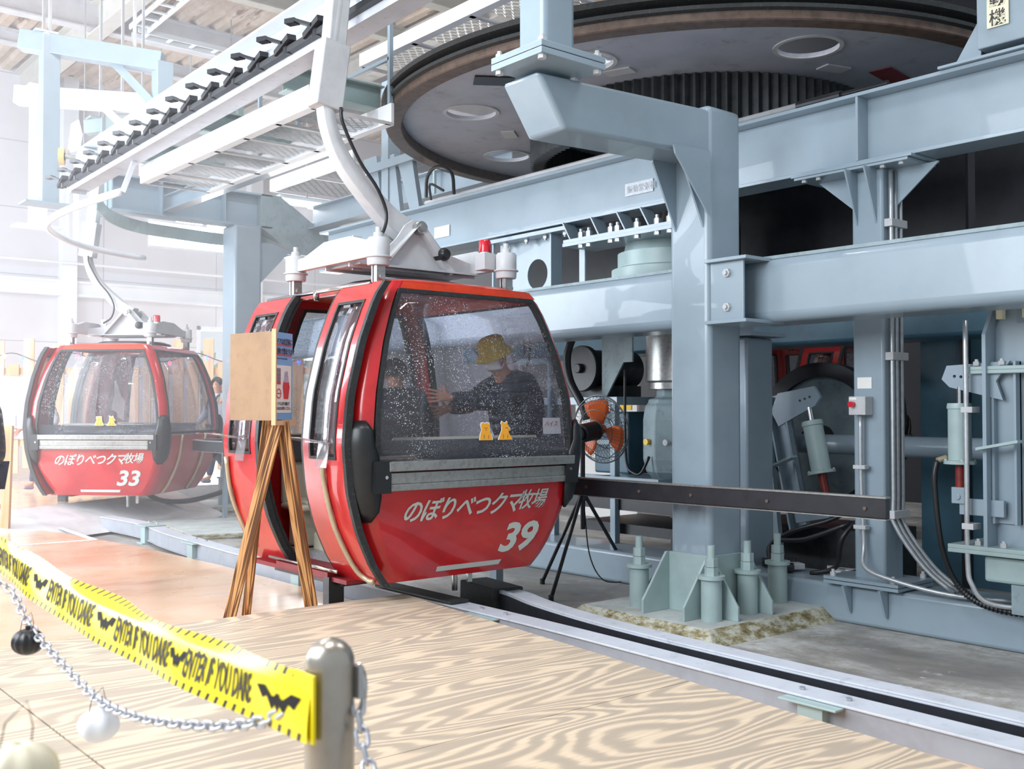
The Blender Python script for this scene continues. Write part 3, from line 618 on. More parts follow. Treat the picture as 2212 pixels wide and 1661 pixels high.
for k in range(8):
    an = rad(106.5+45*k); c = WC+Vector((2.42*math.cos(an), 2.42*math.sin(an), .05)); q = MB(); q.lathe([(.25, .025), (.285, .025), (.285, .035), (.25, .035)], c, n=32, close='ring'); q.build('hole_collar', LGREY, BW, smooth=40)
q = MB(); q.lathe([(1.75, .08), (1.75, -.36), (1.62, -.36), (1.62, .08)], WC, n=480, ribs=120, rd=.012, close=False); q.build('brake_drum', DARKM, BW)
q = MB(); q.lathe([(.5, .08), (.5, -.5), (0, -.5)], WC, n=40, close=False); q.build('hub', DARKM, BW, smooth=40)
for an in (130, 200, 255, 300):
    d = Vector((math.cos(rad(an)), math.sin(rad(an)), 0)); q = MB(); q.bar(WC+d*1.95+Vector((0, 0, .08)), WC+d*2.1+Vector((0, 0, .08)), .26, .012); q.build('weld_plate', LGREY, BW)
q = MB(); q.bar(WC+Vector((-2.75, .3, .075)), WC+Vector((-2.45, .1, .075)), .24, .012); q.build('balance_mark', BLKM, BW)
q = MB(); q.bar(WC+Vector((-.2, -2.2, .078)), WC+Vector((.6, -2.1, .078)), .2, .008); q.build('balance_mark', plain('red_mark', '#7a3038', .5, 0, .2, 20), BW)
# wheel shaft support (dark casing)
q = MB(); q.lathe([(0, 2.5), (.42, 2.5), (.42, 3.4), (.3, 3.9)], (8.52, 7.16, 0), n=32, close=False); tag(q.build('drive_shaft_casing', DARKM, smooth=40), 'dark vertical drive shaft casing under the hub of the big wheel', 'shaft')

# bracket with white vertical sign, top right
t_ = thing('sign_bracket', 'blue-grey bracket post in the upper corner carrying a Japanese machine sign', 'bracket', (7.2, 3.2, 3.91))
m = MB(); m.bb(7.12, 7.7, 2.85, 3.50, 4.0, 5.2); m.build('post', STEEL, t_, bevel=.01)
m = MB(); m.prism([(0, 3.91), (-.22, 3.91), (0, 4.25)], (7.2, 3.50, 0), (0, -1, 0), (0, 0, 1), .016); m.bb(7.05, 7.5, 2.8, 3.75, 3.912, 3.93); m.build('gusset_plate', STEEL, t_)
s_ = plaque('sign_plate', None, .006, plain('yellowed_sign', '#e3dfc4', .5), t_, (0, -1, 0), (0, 0, 1), (7.112, 3.42, 4.12), .15, .52)
for ch, zz in (('動', 4.27), ('機', 4.14), ('電', 4.40)):
    me = text_mesh(ch, .12, .002, bold=.001); q = MB(); q.mesh(me, frame((7.105, 3.405, zz), (0, -1, 0), (0, 0, 1))); q.build('lettering', INK, s_)

# ------------------------------------------------------------ guard rails (black)
def guard(path, label, wdt=.05, h=.13):
    t = thing('guard_rail', label, 'rail', (path[0][0], path[0][1], path[0][2]-h))
    m = MB(); P = [Vector(p) for p in path]; m.quadmesh(*sweep(P, (-wdt/2, wdt/2, -h, 0))); m.build('rubber_face', BLKM, t, bevel=.008)
    m = MB(); m.quadmesh(*sweep([p+Vector((0, 0, .0)) for p in P], (-wdt/2-.006, wdt/2+.004, -.003, .008))); m.quadmesh(*sweep(P, (-wdt/2-.006, wdt/2+.004, -h-.006, -h))); m.build('edge_strip', ALU, t)
    return t
gp = smoothpts([(5.93, 3.50, .955), (5.90, 4.2, .955), (5.87, 5.0, .95), (5.84, 5.8, .95), (5.86, 6.5, .95), (5.9, 7.8, .95)], 5)
t_ = guard(gp, 'long black side guard rail with bolts crossing in front of the front pillar')
for y in (3.62, 4.28, 4.95, 5.5, 6.1):
    p = min(gp, key=lambda q: abs(q.y-y)); m = MB(); m.cyl((p.x-.035, p.y, .885), (p.x-.022, p.y, .885), .012, 10); m.build('bolt', RUST, t_)
m = MB(); m.bb(5.93, 6.12, 5.1, 5.2, .86, .92); m.bb(5.93, 6.12, 5.32, 5.40, .86, .92); m.build('mounting_arm', STEEL, t_)
m = MB(); m.bb(5.9, 5.98, 7.3, 7.4, -.12, .84); m.build('leg', STEEL, t_)
gl = smoothpts([(5.92, 10.6, 1.08), (5.9, 12.6, 1.08), (5.88, 13.6, 1.08), (5.98, 14.05, 1.08), (6.3, 14.25, 1.08), (6.7, 14.3, 1.08)], 5)
t_ = guard(gl, 'black guard rail with rounded nose between cabin 33 and the easel', .06, .14)
m = MB(); m.bb(5.9, 5.98, 11.4, 11.48, -.12, .94); m.bb(6.5, 6.56, 14.26, 14.32, -.12, .94); m.build('leg', STEEL, t_)

# ================================================================== OVERHEAD TRACK
def tz(y): return 4.31+(13.9-y)*.025          # underside height along the slightly climbing track
TK = thing('transfer_track', 'long white overhead track beam climbing from the far left to the top of the picture', 'track', (4.4, 9, 4.3))
m = MB()
def strip(m, x0, x1, h0, h1, y0=3.0, y1=13.6): m.bar(((x0+x1)/2, y0, tz(y0)+(h0+h1)/2), ((x0+x1)/2, y1, tz(y1)+(h0+h1)/2), x1-x0, h1-h0)
strip(m, 4.40, 4.42, .04, .47); strip(m, 4.24, 4.46, .465, .485); strip(m, 4.36, 4.40, .33, .345)
m.lathe([(.20, -.1), (.215, -.1), (.215, .1), (.20, .1)], (4.34, 13.55, tz(13.6)+.27), (1, 0, 0), 32, close='ring')
m.cyl((4.36, 13.55, tz(13.6)+.27), (4.42, 13.55, tz(13.6)+.27), .2, 32)
m.build('beam_web', WHITEST, TK, smooth=40)
m = MB(); strip(m, 4.20, 4.44, -.005, .035, 3, 13.85); strip(m, 4.20, 4.21, -.03, .035, 3, 13.85); m.cyl((4.21, 13.85, tz(13.85)+.0), (4.4, 13.85, tz(13.85)+.0), .05, 20); m.build('lower_flange', RAILM, TK)
m = MB(); strip(m, 4.14, 4.20, .035, .085, 3, 13.9); ch = m.build('drive_chain', BLKM, TK)
teeth = []
y = 13.95; gap = .50
while y > 3.2:
    if abs(y-6.85) < .3: y -= gap; continue
    c = Vector((4.16, y, tz(y)+.12)); m = MB()
    m.bar(c+Vector((0, .16, -.05)), c+Vector((-.02, -.12, .02)), .08, .05).bar(c+Vector((-.02, .02, .0)), c+Vector((-.09, .16, .06)), .09, .025).bar(c+Vector((-.09, .16, .06)), c+Vector((-.13, .25, .062)), .08, .04)
    m.cyl(c+Vector((0, .0, -.09)), c+Vector((0, .0, -.03)), .035, 10)
    m.build('chain_paddle', BLKM, ch); y -= gap
for y in (12.6, 12.45, 11.2, 11.05, 9.9, 8.9, 8.75, 7.2, 6.9): m = MB(); m.hexbolt((4.40, y, tz(y)+.30), (-1, 0, 0), .022, .03); m.build('bolt', GALV, TK)
# bracket and yellow wheel at the track end
t_ = thing('guide_sheave', 'small yellow-rimmed roller on a shaft at the far end of the overhead track', 'roller', (4.2, 14.3, 4.6))
c = Vector((4.25, 14.35, 4.83)); m = MB(); m.cyl(c, c+Vector((.25, -.1, 0)), .03, 12); m.build('shaft', GALV, t_)
m = MB(); m.lathe([(.05, -.03), (.11, -.035), (.11, .035), (.05, .03)], c, (.9, -.4, 0), 28, close='ring'); m.build('tyre', plain('ochre_tyre', '#d9b57a', .5), t_, smooth=30)
m = MB(); m.lathe([(0, -.04), (.05, -.04), (.05, .04), (0, .04)], c, (.9, -.4, 0), 20, close=False); m.build('hub', DARKM, t_)
m = MB(); m.prism([(0, 0), (.35, 0), (.42, .18), (.30, .40), (.1, .38)], (4.34, 14.35, 4.87), (.1, -1, 0), (0, 0, 1), .02); m.build('bracket', WHITEST, t_)
# tubular loop guide at track end
t_ = thing('loop_guide', 'bent white tube looping round cabin 33 hanger below the track end', 'tube', (4.3, 14, 3.85))
m = MB(); m.tube(smoothpts([(4.20, 12.0, 3.98), (3.99, 12.8, 3.92), (3.93, 13.6, 3.88), (4.05, 14.25, 3.86), (4.45, 14.95, 3.85), (5.0, 15.45, 3.82), (5.95, 15.95, 3.82)], 6), .045, 14); m.build('tube', WHITEST, t_, smooth=True)
m = MB(); m.bar((4.22, 12.0, 3.98), (4.35, 12.0, 4.35), .05, .05); m.build('hanger', WHITEST, t_)

# ------------------------------------------------------------ catwalks of expanded metal
def mesh_panel(x0, x1, y0, y1, z, sx=.11, sy=.05, par=None, th=.018):
    V = []; F = []; rows = int((y1-y0)/sy); cols = int((x1-x0)/sx*2)
    for r in range(rows):
        base = y0+r*sy
        for c in range(cols+1):
            x = x0+c*sx/2; dy = (sy*.5 if (c+r) % 2 else 0)
            V += [(x, base+dy, z), (x, base+dy+.010, z+th)]
        k = r*(cols+1)*2
        for c in range(cols): F.append((k+c*2, k+c*2+2, k+c*2+3, k+c*2+1))
    m = MB(); m.quadmesh(V, F); return m.build('expanded_metal', GALV if z > 4.8 else LGREY, par)
def catwalk(label, x0, x1, y0, y1, z, nb, sx=.11, sy=.05, h=.18):
    t = thing('catwalk', label, 'catwalk', ((x0+x1)/2, (y0+y1)/2, z))
    m = MB(); m.bb(x0-.03, x0, y0, y1, z-.03, z+h).bb(x0, x0+.06, y0, y1, z-.03, z-.022); m.build('side_channel', WHITEST, t)
    m = MB(); m.bb(x1, x1+.03, y0, y1, z-.03, z+h).bb(x1-.06, x1, y0, y1, z-.03, z-.022); m.build('side_channel', WHITEST, t)
    for i in range(nb+1):
        y = y0+(y1-y0)*i/nb; m = MB(); m.bb(x0, x1, y-.025, y+.025, z-.03, z-.01); m.build('crossbar', LGREY, t)
    for i in range(nb):
        mesh_panel(x0+.02, x1-.02, y0+(y1-y0)*i/nb+.04, y0+(y1-y0)*(i+1)/nb-.04, z, sx, sy, t)
    return t
catwalk('lower catwalk with expanded-metal floor alongside the white overhead track', 4.56, 5.40, 8.25, 12.3, 4.2, 6)
catwalk('upper catwalk of expanded metal passing above the rim of the big wheel', 5.60, 7.5, 4.6, 9.1, 5.0, 5, .10, .055, h=.10)
catwalk('distant catwalk of expanded metal under the roof lights behind the number 39 hanger', 8.6, 10.8, 14.2, 17.0, 5.4, 2, .16, .09)
t_ = thing('support_beam', 'white and grey-blue stub beams carrying the lower catwalk from the track', 'beam', (4.8, 9.8, 4.35))
for y in (8.6, 10.4, 12.1):
    m = MB(); ibeam(m, 'x', 4.46, 5.5, y, 4.38, 4.62, .16, .015, .012); m.build('cross_beam', STEELG, t_)
m = MB(); ibeam(m, 'y', 10.9, 16.1, 6.4, 4.62, 4.86, .18, .015, .012); m.build('long_beam', STEEL, t_)
for y in (8.6, 10.4):
    m = MB(); m.prism([(0, 0), (.0, -.3), (-.3, 0)], (4.9, y, 5.0), (1, 0, 0), (0, 0, 1), .015); m.bb(4.86, 4.92, y-.03, y+.03, 4.6, 5.0); m.build('gusset_plate', STEELG, t_)
# handrail posts on lower catwalk
t_ = thing('catwalk_handrail', 'thin grey-blue handrail standing on the lower catwalk', 'handrail', (5.4, 9.8, 4.38))
for y in (8.3, 9.2, 10.1, 11.0, 12.0): m = MB(); m.bb(5.40, 5.44, y-.02, y+.02, 4.38, 5.3); m.build('post', STEEL, t_)
m = MB(); m.bb(5.40, 5.43, 8.3, 12.0, 5.27, 5.31).bb(5.40, 5.43, 8.3, 12.0, 4.8, 4.83); m.build('rail', STEEL, t_)

# inner supports left of the wheel (slanted plates + post)
t_ = thing('wheel_support', 'slanting blue-grey steel supports standing on the I-beam left of the big wheel', 'support', (7.2, 10.5, 3.91))
for y, l in ((11.3, .55), (10.9, .5), (10.5, .34)):
    m = MB(); m.prism([(0, 0), (.2, 0), (.05, l+.25), (-.25, l+.25)], (7.2, y, 3.91), (0, -1, 0), (0, 0, 1), .06); m.build('slanted_plate', STEEL, t_)
m = MB(); m.bb(7.1, 7.4, 10.35, 11.5, 4.5, 4.6); m.build('top_plate', STEEL, t_)
m = MB(); m.bb(7.12, 7.3, 10.95, 11.1, 3.91, 5.6); m.build('post', STEEL, t_)
m = MB(); m.tube(smoothpts([(7.1, 10.1, 4.0), (7.05, 10.0, 4.22), (7.05, 9.8, 4.3), (7.1, 9.6, 4.2), (7.1, 9.55, 3.95)], 5), .02, 8); m.tube(smoothpts([(7.1, 10.0, 3.95), (7.05, 9.95, 4.12), (7.1, 9.75, 4.02)], 4), .015, 8); m.build('hose', BLK, t_)

# ------------------------------------------------------------ far portal with sloping arm
FP = thing('portal_frame', 'far blue-grey portal pillar with a wide head beam stepping down to the right', 'frame', (7.7, 16.3, -.12))
m = MB(); m.bb(7.50, 7.98, 16.1, 16.58, -.02, 4.55); m.build('column', STEEL, FP, bevel=.04, seg=3, smooth=40)
m = MB(); ibeam(m, 'x', 5.5, 8.2, 16.33, 4.55, 5.12, .34, .03, .02)
for x in (5.52, 6.3, 7.35): m.bb(x, x+.02, 16.16, 16.5, 4.58, 5.1)
m.build('head_beam', plain('blue_grey_steel_web', '#94a8b6', .5, 0, .05, 2), FP)
m = MB(); m.prism([(8.0, 4.55), (8.0, 5.12), (8.35, 5.12), (8.98, 4.72), (8.98, 4.18), (8.6, 4.18)], (0, 16.5, 0), (1, 0, 0), (0, 0, 1), .34); m.build('sloping_knee', STEELD, FP, bevel=.004)
m = MB(); m.bb(8.98, 12.6, 16.16, 16.5, 4.18, 4.74).bb(8.6, 12.6, 16.1, 16.56, 4.15, 4.18); m.build('low_beam', STEELD, FP)
m = MB(); m.prism([(7.98, 4.3), (8.2, 4.3), (8.72, 4.15), (8.5, 4.15), (7.98, 3.6)], (0, 16.2, 0), (1, 0, 0), (0, 0, 1), .02); m.build('gusset_plate', STEEL, FP)
rp = smoothpts([on(208, 436, 2, 4.38), on(240, 468, 2, 4.38), on(300, 490, 2, 4.38), on(390, 505, 2, 4.38), on(490, 518, 2, 4.38), on(600, 520, 2, 4.38)], 6)
m = MB(); m.quadmesh(*sweep(rp, (-.01, .01, -.10, .10))); tag(m.build('ring_rail', STEELG), 'thin curved blue-green rail under the far head beam', 'rail')
for ax, ay in ((7.25, 15.95), (7.6, 15.85), (8.1, 15.95)):
    m1 = MB(); m2 = MB(); anchor(ax, ay, -.02, .42, m1, m2); a_ = m1.build('anchor_sleeve', STEELG, FP, smooth=40); m2.build('anchor_nut', STEELG, a_)
m = MB(); m.prism([(7.3, -.02), (8.2, -.02), (7.98, .7), (7.5, .7)], (0, 16.08, 0), (1, 0, 0), (0, 0, 1), .02); m.build('base_stiffener', STEELG, FP)
m = MB(); m.bb(6.95, 8.5, 15.6, 17.0, -.12, -.02); tag(m.build('concrete_footing', PED, bevel=.03), 'worn concrete footing under the far portal pillar', 'footing')
t_ = thing('bolted_beam', 'short grey-blue I-beams bolted end to end behind the number 39 hanger', 'beam', (9, 14, 4.6))
m = MB(); ibeam(m, 'y', 10.8, 16.2, 9.0, 4.62, 5.0, .25, .02, .014); m.build('section', STEEL, t_)
m = MB(); m.bb(8.86, 8.9, 13.6, 13.7, 4.64, 4.98).bb(8.86, 8.9, 12.4, 12.44, 4.64, 4.98); m.build('splice_plate', STEELG, t_)
for z in (4.7, 4.8, 4.9): m = MB(); m.hexbolt((8.86, 13.5, z), (-1, 0, 0), .03, .02); m.build('bolt', DARKM, t_)

# ------------------------------------------------------------ hanging gantries at far left
def gantry(label, p0, p1, w_, legs, m_, knee=True):
    """box beam p0-p1 with hanging legs [(fraction, drop, size, plate)] from roof"""
    t = thing('hanging_gantry', label, 'gantry', p0); p0 = Vector(p0); p1 = Vector(p1)
    m = MB(); m.bar(p0, p1, w_, w_*1.2); m.build('beam', m_, t, bevel=.01)
    for fr, drop, s_, plate in legs:
        p = p0.lerp(p1, fr); m = MB(); m.bar(p+Vector((0, 0, w_*.6 if fr < .9 else 0)), p-Vector((0, 0, drop)), s_, s_, up=(0, 1, 0)); m.build('leg', m_, t, bevel=.008)
        if plate: m = MB(); q = p-Vector((0, 0, drop)); m.bb(q.x-s_*1.5, q.x+s_*1.5, q.y-.2, q.y+.2, q.z-.03, q.z); m.build('foot_plate', m_, t)
    if knee:
        q = p1; d = (p0-p1).normalized(); m = MB(); m.bar(q+d*.7-Vector((0, 0, w_*.5)), q-Vector((0, 0, .75)), .06, .12); m.build('knee_brace', m_, t)
    for k in (.2, .8): 
        q = p0.lerp(p1, k); m = MB(); m.bar(q, q+Vector((0, 0, 9.35-q.z)), .04, .04, up=(0, 1, 0)); m.build('hanger_rod', LGREY, t)
    m = MB(); q = p0.lerp(p1, .16); m.bb(q.x-.16, q.x+.16, q.y-.14, q.y+.14, q.z+w_*.6, q.z+w_*.6+.03); m.build('clamp_plate', m_, t)
    return t
gantry('tall grey-blue hanging gantry, highest of the three at the far left', (4.27, 16.4, 6.93), (5.9, 15.15, 6.62), .24, ((.2, 2.35, .24, True), (1, 1.5, .24, False)), STEEL)
gantry('white hanging gantry below and behind the tall grey-blue one', (4.65, 18.1, 6.58), (6.3, 16.76, 6.45), .24, ((.17, 2.1, .24, True), (1, 1.4, .22, False)), WHITEST)
gantry('short grey-blue gantry stub behind the white gantry, above the track end', (6.0, 18.9, 6.45), (6.95, 18.1, 6.6), .2, ((.28, 1.5, .2, False), ), STEELG, False)
# cable ladder under the roof
t_ = thing('cable_ladder', 'white cable ladder tray hung under the roof beams', 'tray', (8.0, 18.6, 8.5))
def ladder(p, q, n, w_=.34):
    p = Vector(p); q = Vector(q); d = (q-p).normalized(); sd = d.cross(Vector((0, 0, 1))).normalized()*w_/2; m = MB()
    for s_ in (-1, 1): m.bar(p+sd*s_, q+sd*s_, .03, .09)
    m.build('side_rail', WHITEST, t_); 
    for i in range(n): m = MB(); c = p.lerp(q, (i+.5)/n); m.bar(c-sd, c+sd, .06, .03); m.build('rung', WHITEST, t_)
ladder((7.1, 14.8, 8.75), (7.1, 19.4, 8.6), 12); ladder((7.1, 19.6, 8.6), (13.5, 19.6, 8.6), 14)
for x, y in ((7.1, 16), (7.1, 18.2), (9.2, 19.6), (11.4, 19.6)): m = MB(); m.bb(x-.19, x-.17, y-.01, y+.01, 8.6, 9.3); m.build('hanger_rod', GALV, t_)
# fluorescent luminaires
def lamp(c, L, along, label, power=60, grp='ceiling tube lights'):
    c = Vector(c); t = thing('tube_light', label, 'light', c, grp); d = Vector((1, 0, 0)) if along == 'x' else Vector((0, 1, 0))
    m = MB(); m.bar(c-d*L/2+Vector((0, 0, .08)), c+d*L/2+Vector((0, 0, .08)), .16, .06); m.build('housing', WHITEST, t, bevel=.01)
    m = MB(); m.cyl(c-d*L*.48, c+d*L*.48, .045, 12); m.build('tube', FLU, t, smooth=True)
    m = MB(); m.bar(c+Vector((0, 0, .1)), c+Vector((0, 0, max(.2, 9.33-c.z))), .02, .02, up=(0, 1, 0)); m.build('suspension_rod', LGREY, t)
    if power:
        a = area('tube_glow', c-Vector((0, 0, .06)), c-Vector((0, 0, 1)), L, .2, power); a.parent = t; a.location = (0, 0, -.06)
lamp((9.2, 16.8, 5.18), 1.15, 'x', 'bright tube light glowing behind the hanger of cabin 39', 60)
lamp((8.45, 21.8, 5.6), .55, 'x', 'short tube light at the left end of the row below the far head beam', 25)
lamp((9.15, 21.9, 5.58), .6, 'x', 'tube light second in the row below the far head beam', 25)
lamp((9.95, 22.0, 5.57), .7, 'x', 'tube light next to the far pillar in the row below the head beam', 25)
for x, y, lb in ((7.0, 2.2, 'added unseen tube light over the right part of the machine, above the wheel'), (11.5, 9.5, 'added unseen tube light above the far side of the wheel'), (5.2, 12.5, 'added unseen tube light over the boarding platform between both cabins'), (1.5, 3.0, 'added unseen tube light high over the plywood staging'), (2.0, 9.0, 'added unseen tube light high over the orange platform')):
    lamp((x, y, 8.3), 2.4, 'y', lb, 170 if x < 6 else 110, 'hall lights added out of view')  # lamps added out of view to raise the overall light
# vertical fluorescent fitting on the wall column
m = MB(); m.bb(7.7, 7.98, 25.55, 25.7, 5.4, 7.2); tag(m.build('wall_fitting', WHITEST, bevel=.04), 'tall white rounded box fixed on the wall column behind the gantries', 'fitting')
t_ = thing('cover_box', 'white long housing hanging vertically beside the gantry legs', 'housing', (6.1, 19.5, 4.6))
m = MB(); m.bb(6.0, 6.32, 19.4, 19.6, 4.5, 6.1); m.build('shell', WHITEST, t_, bevel=.04); m = MB(); m.cyl((6.16, 19.5, 6.1), (6.16, 19.5, 9.3), .012, 6); m.build('hanger_rod', GALV, t_)

# ================================================================== GONDOLA CABINS
def lin(T, z):
    for (a, b), (c, d) in zip(T, T[1:]):
        if z <= c: return b+(d-b)*max(0, (z-a))/(c-a)
    return T[-1][1]
def mono(T):  # smooth lookup
    def f(z): return (lin(T, z-.04)+lin(T, z)*2+lin(T, z+.04))/4
    return f
HWT = [(0, .66), (.05, .70), (.15, .775), (.39, .885), (.65, .955), (.96, .985), (1.29, .955), (1.64, .87), (1.89, .775), (2.03, .70), (2.08, .64), (2.2, .6)]
HLT = [(0, .83), (.05, .86), (.15, .89), (.39, .94), (.65, .98), (.96, 1.0), (1.29, .985), (1.64, .94), (1.89, .895), (2.03, .86), (2.08, .83), (2.2, .8)]
hw = mono(HWT); hl = mono(HLT); CR = .11
def sp(side, u, z, off=0):
    """point on cabin skin. side: S near end, N far end, E/W sides; u is lateral"""
    if side == 'S': return Vector((u, -(hl(z)+off), z))
    if side == 'N': return Vector((u, hl(z)+off, z))
    if side == 'E': return Vector((hw(z)+off, u, z))
    return Vector((-(hw(z)+off), u, z))
def fl(side): return (lambda z: hw(z)-CR) if side in 'SN' else (lambda z: hl(z)-CR)
def panel(m, side, u0, u1, z0, z1, off=0, th=.03, nz=None, nu=2):
    nz = nz or max(2, int(abs((z1 if not callable(z1) else 2)-z0)/.08)+1)
    f0 = u0 if callable(u0) else (lambda z: u0); f1 = u1 if callable(u1) else (lambda z: u1)
    V = []; F = []
    for lay in (off, off-th):
        for i in range(nz+1):
            z = z0+(z1-z0)*i/nz
            for j in range(nu+1): V.append(sp(side, f0(z)+(f1(z)-f0(z))*j/nu, z, lay))
    n1 = (nz+1)*(nu+1)
    def ix(l, i, j): return l*n1+i*(nu+1)+j
    for i in range(nz):
        for j in range(nu):
            F.append((ix(0, i, j), ix(0, i, j+1), ix(0, i+1, j+1), ix(0, i+1, j))); F.append((ix(1, i, j), ix(1, i+1, j), ix(1, i+1, j+1), ix(1, i, j+1)))
        F.append((ix(0, i, 0), ix(0, i+1, 0), ix(1, i+1, 0), ix(1, i, 0))); F.append((ix(0, i, nu), ix(1, i, nu), ix(1, i+1, nu), ix(0, i+1, nu)))
    for j in range(nu):
        F.append((ix(0, 0, j), ix(1, 0, j), ix(1, 0, j+1), ix(0, 0, j+1))); F.append((ix(0, nz, j), ix(0, nz, j+1), ix(1, nz, j+1), ix(1, nz, j)))
    m.quadmesh(V, F); return m
def corner(m, sx, sy, z0, z1, off=0, th=.03, nz=24, na=6):
    V = []; F = []
    for lay in (off, off-th):
        for i in range(nz+1):
            z = z0+(z1-z0)*i/nz; cx = hw(z)-CR; cy = hl(z)-CR
            for k in range(na+1):
                a = PI/2*k/na; V.append(Vector((sx*(cx+(CR+lay)*math.cos(a)), sy*(cy+(CR+lay)*math.sin(a)), z)))
    n1 = (nz+1)*(na+1)
    for l in (0, 1):
        for i in range(nz):
            for k in range(na): b = l*n1+i*(na+1)+k; F.append((b, b+1, b+na+2, b+na+1))
    m.quadmesh(V, F)
def winframe(m, side, u0, u1, z0, z1, wd, off, th):
    """seal strips around an opening; u0,u1 callables"""
    a = u0 if callable(u0) else (lambda z: u0); b = u1 if callable(u1) else (lambda z: u1)
    panel(m, side, a, lambda z: a(z)+wd, z0, z1, off, th, nu=1); panel(m, side, lambda z: b(z)-wd, b, z0, z1, off, th, nu=1)
    panel(m, side, a, b, z0, z0+wd, off, th, nz=1); panel(m, side, a, b, z1-wd, z1, off, th, nz=1)
def boss(m_, x, y):
    b = MB(); b.bb(x-.03, x+.03, y-.012, y+.012, 2.06, 2.2).cyl((x, y-.06, 2.12), (x, y+.06, 2.12), .022, 12).bb(x-.035, x+.035, y-.035, y-.02, 2.05, 2.2).bb(x-.035, x+.035, y+.02, y+.035, 2.05, 2.2); b.build('clevis', ALU, m_)
    b = MB(); b.lathe([(0, 2.2), (.075, 2.2), (.08, 2.215), (.08, 2.25), (.095, 2.255), (.095, 2.262), (.08, 2.27), (.08, 2.38), (.07, 2.395), (.035, 2.4), (.035, 2.43), (.02, 2.435), (.02, 2.47), (0, 2.47)], (x, y, 0), n=28, close=False); b.build('damper', LGREY, m_, smooth=35)

